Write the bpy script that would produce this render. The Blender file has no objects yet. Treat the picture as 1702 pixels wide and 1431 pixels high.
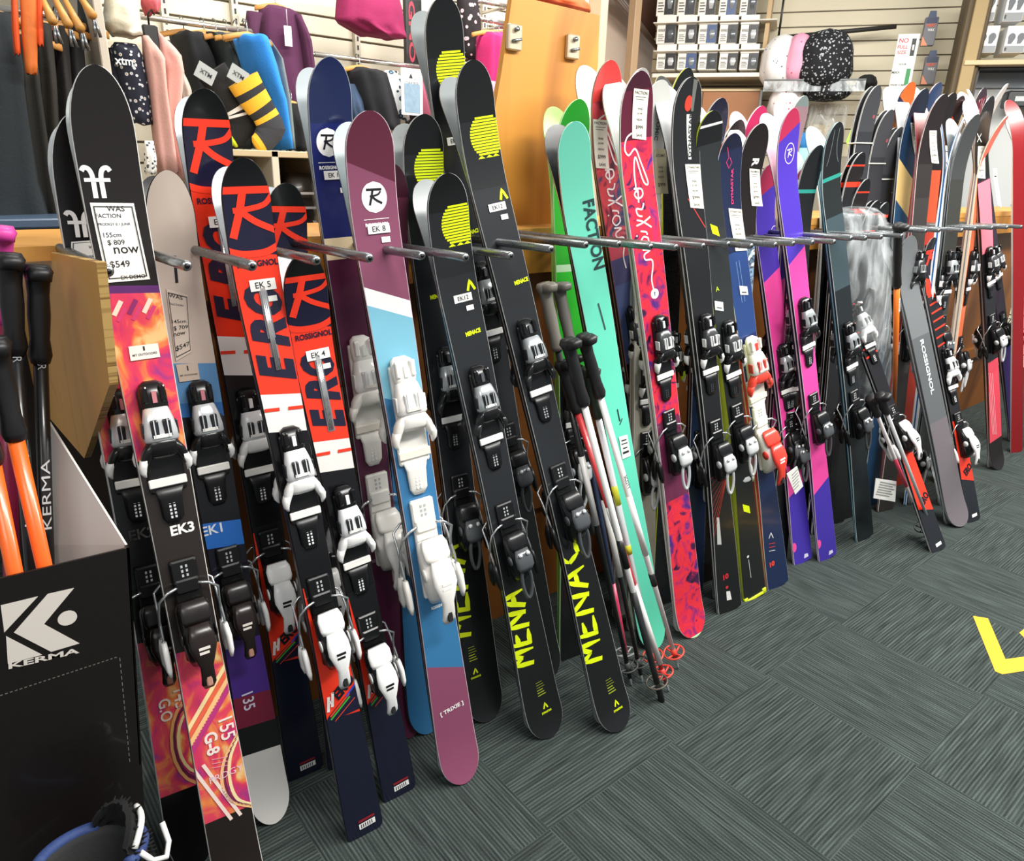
import bpy, bmesh, math, random
from mathutils import Vector, Matrix, noise
D = bpy.data; SC = bpy.context.scene; COL = SC.collection
random.seed(7)
# ---------------------------------------------------------------- camera
FPX, CX, CY, CAMH = 1200.0, 851.0, 715.5, 1.42
def _n(v): return v.normalized()
_R = _n(Vector((2400 - CX, 325 - CY, FPX)))
_N = Vector((750 - CX, 4000 - CY, FPX)); _N = _n(_N); _N = _n(_N - _R * _N.dot(_R))
_U = -_N; _Y = _U.cross(_R)
CAM = Vector((0, 0, CAMH))
def ray(px, py):
    d = Vector((px - CX, py - CY, FPX)); return Vector((_R.dot(d), _Y.dot(d), _U.dot(d)))
def proj(P):
    w = P - CAM; c = _R * w.x + _Y * w.y + _U * w.z
    return CX + FPX * c.x / c.z, CY + FPX * c.y / c.z
def on_floor(px, py, z=0.0):
    d = ray(px, py); return CAM + d * ((z - CAMH) / d.z)
def on_y(px, py, y):
    d = ray(px, py); return CAM + d * (y / d.y)
def on_x(px, py, x):
    d = ray(px, py); return CAM + d * (x / d.x)
cam = D.cameras.new('camera'); co = D.objects.new('camera', cam); COL.objects.link(co)
cam.sensor_fit = 'HORIZONTAL'; cam.sensor_width = 36.0; cam.lens = 36.0 * FPX / 1702.0
cam.clip_start = 0.02; cam.clip_end = 60
xr = Vector((_R.x, _Y.x, _U.x)); dn = Vector((_R.y, _Y.y, _U.y)); fw = Vector((_R.z, _Y.z, _U.z))
m = Matrix.Identity(4)
for i in range(3): m[i][0] = xr[i]; m[i][1] = -dn[i]; m[i][2] = -fw[i]; m[i][3] = CAM[i]
co.matrix_world = m; SC.camera = co
# ---------------------------------------------------------------- light and exposure
SC.view_settings.view_transform = 'Standard'; SC.view_settings.look = 'None'
SC.view_settings.exposure = 0.06; SC.view_settings.gamma = 1.0; SC.view_settings.use_curve_mapping = False
w = D.worlds.new('world'); SC.world = w; w.use_nodes = True
w.node_tree.nodes['Background'].inputs[0].default_value = (0.93, 0.96, 1.0, 1); w.node_tree.nodes['Background'].inputs[1].default_value = 0.32
def area(loc, target, sx, sy, power, col=(1, .97, .92)):
    l = D.lights.new('ceiling_or_fill_light', 'AREA'); l.shape = 'RECTANGLE'; l.size = sx; l.size_y = sy; l.energy = power; l.color = col
    o = D.objects.new('ceiling_or_fill_light', l); COL.objects.link(o); o.location = loc
    o.rotation_euler = (Vector(target) - Vector(loc)).to_track_quat('-Z', 'Y').to_euler(); return o
area((1.2, -0.3, 2.9), (1.2, 0.6, 0), 1.6, .35, 78)
area((-0.9, -0.4, 2.6), (0.4, 1.6, .9), 1.2, .6, 16)  # added fill at camera left, not a ceiling fixture; brightens the plywood end wing
area((2.9, 0.0, 2.9), (2.9, 0.8, 0), 1.6, .35, 88)
area((4.6, 0.2, 2.9), (4.6, 1.0, 0), 1.6, .35, 88)
area((1.6, 2.3, 3.0), (1.6, 2.9, 0.6), 2.2, .3, 55)
area((3.6, 2.2, 3.0), (4.4, 2.9, 0.8), 1.8, .4, 60)
# ---------------------------------------------------------------- colour and material helpers
def lin(h, a=1.0):
    if isinstance(h, (tuple, list)): return (h[0], h[1], h[2], a)
    h = h.lstrip('#'); r = []
    for i in (0, 2, 4):
        c = int(h[i:i + 2], 16) / 255.0; r.append(c / 12.92 if c <= .04045 else ((c + .055) / 1.055) ** 2.4)
    return (r[0], r[1], r[2], a)
_mc = {}
def M(col, rough=.45, metal=0.0, coat=0.0, grain=0.0, scale=60.0, name=None):
    k = (col, rough, metal, coat, grain, scale)
    if k in _mc: return _mc[k]
    mt = D.materials.new(name or 'finish'); mt.use_nodes = True; nt = mt.node_tree; b = nt.nodes['Principled BSDF']
    b.inputs['Base Color'].default_value = lin(col); b.inputs['Roughness'].default_value = rough; b.inputs['Metallic'].default_value = metal
    b.inputs['Coat Weight'].default_value = coat; b.inputs['Coat Roughness'].default_value = .08
    tc = nt.nodes.new('ShaderNodeTexCoord'); no = nt.nodes.new('ShaderNodeTexNoise'); no.inputs['Scale'].default_value = scale
    nt.links.new(tc.outputs['Object'], no.inputs['Vector'])
    mr = nt.nodes.new('ShaderNodeMapRange'); mr.inputs['To Min'].default_value = max(0.02, rough - .06); mr.inputs['To Max'].default_value = min(1, rough + .06)
    nt.links.new(no.outputs['Fac'], mr.inputs['Value']); nt.links.new(mr.outputs['Result'], b.inputs['Roughness'])
    if grain:
        hs = nt.nodes.new('ShaderNodeHueSaturation'); hs.inputs['Color'].default_value = lin(col)
        m2 = nt.nodes.new('ShaderNodeMapRange'); m2.inputs['To Min'].default_value = 1 - grain; m2.inputs['To Max'].default_value = 1 + grain
        nt.links.new(no.outputs['Fac'], m2.inputs['Value']); nt.links.new(m2.outputs['Result'], hs.inputs['Value']); nt.links.new(hs.outputs['Color'], b.inputs['Base Color'])
        bp = nt.nodes.new('ShaderNodeBump'); bp.inputs['Strength'].default_value = .25; bp.inputs['Distance'].default_value = .004
        nt.links.new(no.outputs['Fac'], bp.inputs['Height']); nt.links.new(bp.outputs['Normal'], b.inputs['Normal'])
    _mc[k] = mt; return mt
def ramp_mat(stops, rough=.28, tilt=0.0, blotch=None, bscale=12.0, coat=.3, const=True, stretch=(1, 1)):
    """top sheet print: colour zones along the ski's length (v) with an optional slant and printed blotches"""
    mt = D.materials.new('top_sheet'); mt.use_nodes = True; nt = mt.node_tree; b = nt.nodes['Principled BSDF']; L = nt.links.new
    b.inputs['Roughness'].default_value = rough; b.inputs['Coat Weight'].default_value = coat; b.inputs['Coat Roughness'].default_value = .1
    uv = nt.nodes.new('ShaderNodeUVMap'); uv.uv_map = 'UVMap'; sp = nt.nodes.new('ShaderNodeSeparateXYZ'); L(uv.outputs[0], sp.inputs[0])
    ma = nt.nodes.new('ShaderNodeMath'); ma.operation = 'MULTIPLY_ADD'; ma.inputs[1].default_value = tilt; L(sp.outputs[0], ma.inputs[0]); L(sp.outputs[1], ma.inputs[2])
    cr = nt.nodes.new('ShaderNodeValToRGB'); cr.color_ramp.interpolation = 'CONSTANT' if const else 'LINEAR'
    st = sorted(stops, key=lambda s: s[0]); el = cr.color_ramp.elements
    while len(el) > 1: el.remove(el[0])
    el[0].position = max(0, st[0][0]); el[0].color = lin(st[0][1])
    for p, c in st[1:]:
        e = el.new(min(1, max(0, p))); e.color = lin(c)
    L(ma.outputs[0], cr.inputs[0]); out = cr.outputs[0]
    if blotch:
        mp = nt.nodes.new('ShaderNodeMapping'); mp.inputs['Scale'].default_value = (stretch[0] * .7, stretch[1] * 10.0, 1); L(uv.outputs[0], mp.inputs[0])
        no = nt.nodes.new('ShaderNodeTexNoise'); no.inputs['Scale'].default_value = bscale; no.inputs['Detail'].default_value = 3; no.inputs['Distortion'].default_value = 1.2; L(mp.outputs[0], no.inputs['Vector'])
        c2 = nt.nodes.new('ShaderNodeValToRGB'); c2.color_ramp.interpolation = 'LINEAR'; e2 = c2.color_ramp.elements
        n = len(blotch); e2[0].position = .3; e2[0].color = lin(blotch[0]); e2[1].position = .7; e2[1].color = lin(blotch[-1])
        for i in range(1, n - 1):
            e = e2.new(.3 + .4 * i / (n - 1)); e.color = lin(blotch[i])
        L(no.outputs['Fac'], c2.inputs[0])
        # only where the base zone is pure black the zone colour stays; else printed blotches are mixed by the alpha mask ramp
        msk = nt.nodes.new('ShaderNodeValToRGB'); msk.color_ramp.interpolation = 'CONSTANT'; em = msk.color_ramp.elements
        while len(em) > 1: em.remove(em[0])
        em[0].position = 0; em[0].color = (0, 0, 0, 1)
        for p, c in st:
            e = em.new(min(1, max(0, p))); v = 1.0 if c == BL else 0.0; e.color = (v, v, v, 1)
        L(ma.outputs[0], msk.inputs[0])
        mx = nt.nodes.new('ShaderNodeMix'); mx.data_type = 'RGBA'; L(msk.outputs[0], mx.inputs[0]); L(out, mx.inputs[6]); L(c2.outputs[0], mx.inputs[7]); out = mx.outputs[2]
    L(out, b.inputs['Base Color']); return mt
BL = 'BADBAD'
def wood_mat(c1, c2, scale=(1, 1, 8), rough=.45):
    mt = D.materials.new('plywood'); mt.use_nodes = True; nt = mt.node_tree; b = nt.nodes['Principled BSDF']; L = nt.links.new
    tc = nt.nodes.new('ShaderNodeTexCoord'); mp = nt.nodes.new('ShaderNodeMapping'); mp.inputs['Scale'].default_value = scale; L(tc.outputs['Object'], mp.inputs[0])
    no = nt.nodes.new('ShaderNodeTexNoise'); no.inputs['Scale'].default_value = 1.6; no.inputs['Detail'].default_value = 6; no.inputs['Distortion'].default_value = 1.5; L(mp.outputs[0], no.inputs['Vector'])
    cr = nt.nodes.new('ShaderNodeValToRGB'); e = cr.color_ramp.elements; e[0].position = .33; e[0].color = lin(c2); e[1].position = .66; e[1].color = lin(c1); x = e.new(.5); x.color = lin(c1)
    L(no.outputs['Fac'], cr.inputs[0]); L(cr.outputs[0], b.inputs['Base Color']); b.inputs['Roughness'].default_value = rough
    bp = nt.nodes.new('ShaderNodeBump'); bp.inputs['Strength'].default_value = .1; L(no.outputs['Fac'], bp.inputs['Height']); L(bp.outputs[0], b.inputs['Normal']); return mt
def spot_mat(c1, c2, c3=None, scale=40, rough=.85, th=.35):
    """printed fabric with scattered motifs"""
    mt = D.materials.new('printed_fabric'); mt.use_nodes = True; nt = mt.node_tree; b = nt.nodes['Principled BSDF']; L = nt.links.new
    tc = nt.nodes.new('ShaderNodeTexCoord'); vo = nt.nodes.new('ShaderNodeTexVoronoi'); vo.inputs['Scale'].default_value = scale; L(tc.outputs['Object'], vo.inputs['Vector'])
    cr = nt.nodes.new('ShaderNodeValToRGB'); cr.color_ramp.interpolation = 'CONSTANT'; e = cr.color_ramp.elements
    e[0].position = 0; e[0].color = lin(c2); e[1].position = th; e[1].color = lin(c1)
    if c3: x = e.new(th * .45); x.color = lin(c3)
    L(vo.outputs['Distance'], cr.inputs[0]); L(cr.outputs[0], b.inputs['Base Color']); b.inputs['Roughness'].default_value = rough; return mt
def film_mat(name, tint='DDE6E8', alpha=.3, rough=.12):
    mt = D.materials.new(name); mt.use_nodes = True; nt = mt.node_tree; b = nt.nodes['Principled BSDF']; L = nt.links.new
    b.inputs['Base Color'].default_value = lin(tint); b.inputs['Roughness'].default_value = rough; b.inputs['IOR'].default_value = 1.5
    tc = nt.nodes.new('ShaderNodeTexCoord'); mp = nt.nodes.new('ShaderNodeMapping'); mp.inputs['Scale'].default_value = (1, 1, .35); L(tc.outputs['Object'], mp.inputs[0])
    no = nt.nodes.new('ShaderNodeTexNoise'); no.inputs['Scale'].default_value = 14; no.inputs['Detail'].default_value = 2; no.inputs['Distortion'].default_value = 1; L(mp.outputs[0], no.inputs['Vector'])
    mr = nt.nodes.new('ShaderNodeMapRange'); mr.inputs['From Min'].default_value = .38; mr.inputs['From Max'].default_value = .72; mr.inputs['To Min'].default_value = alpha * .3; mr.inputs['To Max'].default_value = min(1, alpha * 1.5)
    L(no.outputs['Fac'], mr.inputs['Value']); L(mr.outputs['Result'], b.inputs['Alpha'])
    bp = nt.nodes.new('ShaderNodeBump'); bp.inputs['Strength'].default_value = .9; bp.inputs['Distance'].default_value = .012; L(no.outputs['Fac'], bp.inputs['Height']); L(bp.outputs[0], b.inputs['Normal']); return mt
# ---------------------------------------------------------------- mesh helpers
class MB:
    def __init__(s): s.v = []; s.f = []; s.m = []; s.uv = {}; s.mats = []; s.sm = []
    def mi(s, mt):
        if mt not in s.mats: s.mats.append(mt)
        return s.mats.index(mt)
    def add(s, vs, fs, mt, smooth=False, uv=None, X=None):
        o = len(s.v); s.v += [tuple(X @ Vector(p)) for p in vs] if X else [tuple(p) for p in vs]; i = s.mi(mt)
        for f in fs: s.f.append([o + k for k in f]); s.m.append(i); s.sm.append(smooth)
        if uv:
            for k, t in enumerate(uv): s.uv[o + k] = t
        return s
    def box(s, a, b, mt, X=None, bev=0.0):
        x0, y0, z0 = a; x1, y1, z1 = b
        if bev:
            c = bev; P = []
            for z, i in ((z0, c), (z0 + c, 0), (z1 - c, 0), (z1, c)):
                P += [(x0 + i + c, y0 + i, z), (x1 - i - c, y0 + i, z), (x1 - i, y0 + i + c, z), (x1 - i, y1 - i - c, z), (x1 - i - c, y1 - i, z), (x0 + i + c, y1 - i, z), (x0 + i, y1 - i - c, z), (x0 + i, y0 + i + c, z)]
            F = [list(range(7, -1, -1)), list(range(24, 32))]
            for r in range(3):
                for k in range(8): F.append([r * 8 + k, r * 8 + (k + 1) % 8, r * 8 + 8 + (k + 1) % 8, r * 8 + 8 + k])
            return s.add(P, F, mt, X=X)
        P = [(x0, y0, z0), (x1, y0, z0), (x1, y1, z0), (x0, y1, z0), (x0, y0, z1), (x1, y0, z1), (x1, y1, z1), (x0, y1, z1)]
        return s.add(P, [(0, 3, 2, 1), (4, 5, 6, 7), (0, 1, 5, 4), (1, 2, 6, 5), (2, 3, 7, 6), (3, 0, 4, 7)], mt, X=X)
    def loft(s, secs, mt, n=14, e=2.6, X=None, caps=True, ax='y'):
        """secs: (pos, cx, hw, z0, z1): rings in the xz plane stacked along y (or along z with ax='z': cy/hw in y)"""
        P = []
        for (y, cx, hw, z0, z1) in secs:
            cz = (z0 + z1) / 2; hz = (z1 - z0) / 2
            for k in range(n):
                a = 2 * math.pi * k / n; c = math.cos(a); q = math.sin(a)
                x = cx + hw * math.copysign(abs(c) ** (2 / e), c); z = cz + hz * math.copysign(abs(q) ** (2 / e), q)
                P.append((x, y, z) if ax == 'y' else (x, z, y))
        F = []
        for r in range(len(secs) - 1):
            for k in range(n):
                q = [r * n + k, r * n + (k + 1) % n, (r + 1) * n + (k + 1) % n, (r + 1) * n + k]
                F.append(q if ax != 'y' else q[::-1])
        if caps:
            a = list(range(n)); b = [(len(secs) - 1) * n + k for k in range(n)]
            F.append(a[::-1] if ax != 'y' else a); F.append(b if ax != 'y' else b[::-1])
        return s.add(P, F, mt, smooth=True, X=X)
    def tube(s, pts, r, mt, n=8, closed=False, X=None):
        pts = [Vector(p) for p in pts]; rr = r if isinstance(r, (list, tuple)) else [r] * len(pts); P = []; N = len(pts); up = None
        for i, p in enumerate(pts):
            if closed: t = pts[(i + 1) % N] - pts[i - 1]
            else: t = pts[min(i + 1, N - 1)] - pts[max(i - 1, 0)]
            t.normalize()
            if up is None: up = t.orthogonal().normalized()
            up = (up - t * up.dot(t)).normalized(); bi = t.cross(up)
            for k in range(n):
                a = 2 * math.pi * k / n; P.append(p + (up * math.cos(a) + bi * math.sin(a)) * rr[i])
        F = []
        for i in range(N if closed else N - 1):
            j = (i + 1) % N
            for k in range(n): F.append([i * n + k, i * n + (k + 1) % n, j * n + (k + 1) % n, j * n + k])
        if not closed: F += [list(range(n - 1, -1, -1)), [(N - 1) * n + k for k in range(n)]]
        return s.add(P, F, mt, smooth=True, X=X)
    def prism(s, poly, z0, z1, mt, X=None):
        n = len(poly); P = [(x, y, z0) for x, y in poly] + [(x, y, z1) for x, y in poly]
        a = sum(poly[i][0] * poly[(i + 1) % n][1] - poly[(i + 1) % n][0] * poly[i][1] for i in range(n))
        F = [list(range(n - 1, -1, -1)), list(range(n, 2 * n))] + [[i, (i + 1) % n, n + (i + 1) % n, n + i] for i in range(n)]
        if a < 0: F = [f[::-1] for f in F]
        return s.add(P, F, mt, X=X)
    def build(s, name, parent=None, label=None):
        me = D.meshes.new(name); me.from_pydata(s.v, [], s.f); me.polygons.foreach_set('material_index', s.m); me.polygons.foreach_set('use_smooth', s.sm)
        for mt in s.mats: me.materials.append(mt)
        if s.uv:
            ul = me.uv_layers.new(name='UVMap')
            for lp in me.loops:
                t = s.uv.get(lp.vertex_index)
                if t: ul.data[lp.index].uv = t
        me.validate(); me.update(); o = D.objects.new(name, me); COL.objects.link(o)
        if parent: o.parent = parent
        if label: o['label'] = label
        return o
def tag(o, label=None, cat=None, group=None, kind=None):
    if label: o['label'] = label
    if cat: o['category'] = cat
    if group: o['group'] = group
    if kind: o['kind'] = kind
    return o
def empty(name, mat, label, cat, group=None):
    o = D.objects.new(name, None); COL.objects.link(o); o.empty_display_size = .05; o.matrix_world = mat; return tag(o, label, cat, group)
def T(*p): return Matrix.Translation(Vector(p))
def frame(o, x, y, z=None):
    x = x.normalized(); y = (y - x * y.dot(x)).normalized(); z = x.cross(y); m = Matrix.Identity(4)
    for i in range(3): m[i][0] = x[i]; m[i][1] = y[i]; m[i][2] = z[i]; m[i][3] = o[i]
    return m
_tc = {}
def text_mesh(t, bold=0.0, shear=0.0):
    k = (t, bold, shear)
    if k in _tc: return _tc[k]
    c = D.curves.new('letters', 'FONT'); c.body = t; c.size = 1.0; c.offset = bold; c.shear = shear; c.align_x = 'CENTER'; c.align_y = 'CENTER'; c.resolution_u = 3; c.fill_mode = 'FRONT'; c.space_line = .8
    o = D.objects.new('letters', c); COL.objects.link(o); bpy.context.view_layer.update()
    me = o.to_mesh(); vs = [tuple(v.co) for v in me.vertices]; fs = [list(p.vertices) for p in me.polygons]; o.to_mesh_clear()
    D.objects.remove(o); D.curves.remove(c)
    if vs:
        x0 = min(v[0] for v in vs); x1 = max(v[0] for v in vs); y0 = min(v[1] for v in vs); y1 = max(v[1] for v in vs)
        cx, cy = (x0 + x1) / 2, (y0 + y1) / 2; h = (y1 - y0) or 1
        vs = [((a - cx) / h, (b - cy) / h) for a, b, _ in vs]; asp = (x1 - x0) / h
    else: asp = 1
    _tc[k] = (vs, fs, asp); return _tc[k]
def flat_text(mb, t, X, w=None, h=None, col='111111', z=.0006, bold=0.0, shear=0.0, mt=None):
    """text on a local xy plane, centred at X's origin; w and h are the overall size"""
    vs, fs, asp = text_mesh(t, bold, shear)
    if w is None: w = h * asp
    if h is None: h = w / asp
    mb.add([(x * w / asp, y * h, z) for x, y in vs], fs, mt or M(col, .6), X=X)
STEEL = M('C9CED0', .3, .7); BLACK = M('0B0B0C', .4); DARK = M('17181A', .5); WHITE = M('F2F2EE', .45)
# ---------------------------------------------------------------- the room
def carpet():
    mt = D.materials.new('carpet_tile'); mt.use_nodes = True; nt = mt.node_tree; b = nt.nodes['Principled BSDF']; L = nt.links.new
    def mth(op, a, b_=None, c=None):
        n = nt.nodes.new('ShaderNodeMath'); n.operation = op
        for i, v in enumerate((a, b_, c)):
            if v is None: continue
            if isinstance(v, (int, float)): n.inputs[i].default_value = v
            else: L(v, n.inputs[i])
        return n.outputs[0]
    tc = nt.nodes.new('ShaderNodeTexCoord'); sp = nt.nodes.new('ShaderNodeSeparateXYZ'); L(tc.outputs['Object'], sp.inputs[0]); x, y = sp.outputs[0], sp.outputs[1]
    TS = .44
    tx = mth('FLOOR', mth('DIVIDE', x, TS)); ty = mth('FLOOR', mth('DIVIDE', y, TS)); par = mth('FLOORED_MODULO', mth('ADD', tx, ty), 2.0); par.node.name
    inv = mth('SUBTRACT', 1.0, par)
    across = mth('ADD', mth('MULTIPLY', x, par), mth('MULTIPLY', y, inv)); along = mth('ADD', mth('MULTIPLY', y, par), mth('MULTIPLY', x, inv))
    wob = nt.nodes.new('ShaderNodeTexNoise'); wob.inputs['Scale'].default_value = 9; L(tc.outputs['Object'], wob.inputs['Vector'])
    s = mth('SINE', mth('MULTIPLY_ADD', across, 2 * math.pi / .0088, mth('MULTIPLY', wob.outputs['Fac'], 2.5)))
    cb = nt.nodes.new('ShaderNodeCombineXYZ'); L(mth('MULTIPLY', across, 150.0), cb.inputs[0]); L(mth('MULTIPLY', along, 7.0), cb.inputs[1]); L(mth('MULTIPLY', mth('ADD', tx, mth('MULTIPLY', ty, 3.0)), 1.7), cb.inputs[2])
    no = nt.nodes.new('ShaderNodeTexNoise'); no.inputs['Scale'].default_value = 1.0; no.inputs['Detail'].default_value = 3; L(cb.outputs[0], no.inputs['Vector'])
    big = nt.nodes.new('ShaderNodeTexNoise'); big.inputs['Scale'].default_value = 300; L(tc.outputs['Object'], big.inputs['Vector'])
    h = mth('ADD', mth('MULTIPLY', s, .14), mth('ADD', mth('MULTIPLY', no.outputs['Fac'], .75), mth('MULTIPLY', big.outputs['Fac'], .35)))
    cr = nt.nodes.new('ShaderNodeValToRGB'); e = cr.color_ramp.elements; e[0].position = .22; e[0].color = lin('1A1F1E'); e[1].position = .95; e[1].color = lin('5E6966'); q = e.new(.55); q.color = lin('373F3D')
    L(h, cr.inputs[0]); L(cr.outputs[0], b.inputs['Base Color']); b.inputs['Roughness'].default_value = .95; b.inputs['Specular IOR Level'].default_value = .2
    bp = nt.nodes.new('ShaderNodeBump'); bp.inputs['Strength'].default_value = .6; bp.inputs['Distance'].default_value = .003; L(h, bp.inputs['Height']); L(bp.outputs[0], b.inputs['Normal']); return mt
mb = MB(); mb.box((-1.5, -1.6, -.02), (8.5, 6.0, 0), carpet()); tag(mb.build('floor'), kind='structure')
CREAM = M('C9BFA6', .6, grain=.04, scale=4); CREAM2 = M('DAD2BC', .6, grain=.03, scale=4)
def slatwall(name, A, B, z0, z1, pitch, mt, hole=None):
    """grooved display boards from A to B (floor points)"""
    A = Vector(A); B = Vector(B); d = (B - A); L = d.length; X = frame(Vector((A.x, A.y, 0)), Vector((d.x, d.y, 0)), Vector((0, 0, 1)))
    # local x along wall, y up, z toward the room
    mb = MB(); mb.box((0, z0, -.05), (L, z1, -.012), M('6E6655', .8), X)
    z = z0
    while z < z1 - .01: mb.box((0, z, -.012), (L, min(z1, z + pitch - .009), 0), mt, X, .002); z += pitch
    return tag(mb.build(name), kind='structure'), X
WLY = 3.5
slatwall('wall_left', (-1.4, WLY), (3.40, WLY), 0, 3.1, .082, CREAM2)
E0 = Vector((6, 3.3)); dR = Vector((-.523, .852)).normalized()
r0 = ray(1430, 10); E0 = Vector((6, 6 * r0.y / r0.x))
RWa = E0 + dR * 1.55; RWb = E0 - dR * 2.6
slatwall('wall_right', RWa, RWb, 0, 3.4, .105, M('D6CDB2', .6, grain=.03, scale=4))
nR = Vector((dR.y, -dR.x)) * -1           # toward the camera
if nR.dot(-E0) < 0: nR = -nR
def on_r(px, py, off=0.0):
    """point on a plane parallel to the right wall, off metres in front of it"""
    d = ray(px, py); n = Vector((nR.x, nR.y, 0)); P = Vector((E0.x, E0.y, 0)) + n * off; t = (P - CAM).dot(n) / d.dot(n); return CAM + d * t
XR = lambda p: frame(p, Vector((-dR.x, -dR.y, 0)), Vector((0, 0, 1)))   # x to the right in view, y up, z toward room
mb = MB(); mb.box((3.40, WLY - .1, 0), (3.46, WLY + 1.4, 3.2), M('B9A488', .5)); mb.build('trim_1')['kind'] = 'structure'
mb = MB(); mb.box((3.3, 4.75, 0), (6.0, 4.8, 3.4), M('EED9C4', .6, grain=.03, scale=3)); mb.build('wall_back')['kind'] = 'structure'
# skirting along the left wall
mb = MB(); mb.box((-1.4, WLY - .02, 0), (3.4, WLY, .09), M('4A4038', .6)); mb.build('baseboard_left')['kind'] = 'structure'
# ---------------------------------------------------------------- wooden ski rack with its steel pegs
PLY = wood_mat('C98A35', '9A5F1E', (1, 1, .35)); PLYL = wood_mat('DDA252', 'B87C30', (1.6, 1.6, .8)); PLYB = wood_mat('8A5423', '5E3615', (1, 1, .35)); PLYE = wood_mat('C9A565', '7D5A2A', (1, 1, 60))
rack = empty('ski_rack', Matrix.Identity(4), 'long plywood ski rack with steel pegs, carrying the whole row of skis', 'ski rack')
def part(mb, name, parent, label=None): return mb.build(name, parent, label)
mb = MB(); mb.box((.26, 1.60, 0), (5.6, 1.618, 1.24), PLYB); part(mb, 'back_panel', rack)
mb = MB(); mb.box((-.3, 1.50, 1.243), (5.6, 1.84, 1.268), PLYL); part(mb, 'top_board', rack)
mb = MB(); mb.box((.26, 1.502, 1.15), (5.6, 1.525, 1.243), PLY); part(mb, 'peg_rail', rack)
# hexagonal end wing, its edge shows the plies
x0 = .192; Pq = [on_x(px, py, x0) for px, py in ((160, 436), (182, 640), (140, 762), (78, 690), (20, 560), (24, 406))]
mb = MB(); n = len(Pq)
V = [(x0, p.y, p.z) for p in Pq] + [(x0 + .012, p.y, p.z) for p in Pq]
mb.add(V, [list(range(n))], PLYL); mb.add(V, [list(range(2 * n - 1, n - 1, -1))], PLYL)
mb.add(V, [(i, n + i, n + (i + 1) % n, (i + 1) % n) for i in range(n)], PLYE); part(mb, 'end_wing', rack)
STL = M('8F9496', .28, .85)
pegs = [(180, 451), (311, 442), (420, 442), (527, 433), (615, 429), (702, 425), (775, 428), (850, 425), (917, 414), (975, 407), (1030, 406), (1083, 410), (1125, 411), (1170, 409), (1212, 406), (1250, 409), (1290, 407), (1320, 405), (1352, 403), (1388, 402), (1416, 396), (1440, 396), (1466, 394), (1500, 392), (1540, 384), (1562, 383), (1600, 383), (1622, 380), (1650, 379), (1675, 378), (1699, 377)]
for i, (px, py) in enumerate(pegs):
    yt = 1.13 if i % 2 == 0 else 1.17
    p = on_y(px, py, yt); mb = MB(); r = .0085; q = Vector((p.x, 1.505, p.z - .006)); d = (p - q).normalized()
    mb.tube([q, p - d * .004, p], [r, r, r * .8], STL, 12); mb.tube([p - d * .001, p + d * .0006], [r * .5, r * .5], BLACK, 10)
    part(mb, 'peg', rack)
for i, zc in enumerate((.42,)): 
    mb = MB(); mb.box((.26, 1.572, .38), (5.6, 1.60, .44), PLYB); part(mb, 'cross_rail', rack)
# the tall plywood sheet standing on the rack
Pt = [on_y(px, py, 1.62) for px, py in ((848, -8), (993, 26), (990, 110), (935, 384), (846, 378), (816, 200), (830, 120))]
Pt[3] = Vector((Pt[3].x, 1.62, 1.268)); Pt[4] = Vector((Pt[4].x, 1.62, 1.268))
XS = frame(Vector((0, 1.62, 0)), Vector((1, 0, 0)), Vector((0, 0, 1)))
mb = MB(); mb.prism([(p.x, p.z) for p in Pt], -.009, .009, PLY, XS)
sheet = mb.build('plywood_sheet'); tag(sheet, 'tall golden plywood sheet standing on the rack behind the skis', 'board')
for px, py in ((856, 62), (953, 78)):
    p = on_y(px, py, 1.60); mb = MB(); Z = T(*p)
    mb.box((-.022, -.004, -.03), (.022, .011, .03), M('C8B9A0', .4, .6), Z, .003); mb.tube([(0, -.004, .018), (0, -.012, .018)], .006, STL, 8, X=Z); mb.tube([(-.012, -.006, -.01), (.012, -.012, -.004)], .004, STL, 8, X=Z)
    mb.build('bracket', sheet)
# ---------------------------------------------------------------- yellow floor marking
def floor_poly(pts, name, label, mt):
    P = [on_floor(*p) for p in pts]; mb = MB(); mb.prism([(p.x, p.y) for p in P], .0003, .0012, mt); return tag(mb.build(name), label, 'floor marking')
YEL = M('E8B51C', .55, grain=.08, scale=90)
floor_poly([(1617, 1024), (1642, 1028), (1671, 1096), (1760, 1084), (1775, 1104), (1666, 1121), (1654, 1116)], 'tape_corner', 'yellow floor tape bent into a corner on the carpet', YEL)
floor_poly([(1694, 1052), (1708, 1041), (1745, 1060), (1706, 1064)], 'floor_arrow', 'tip of a yellow arrow inside the yellow tape corner', YEL)
# ---------------------------------------------------------------- skis
YR, YRF, ZR, WSC = 1.47, 1.31, 1.24, (.93, .89, .77)
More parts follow.
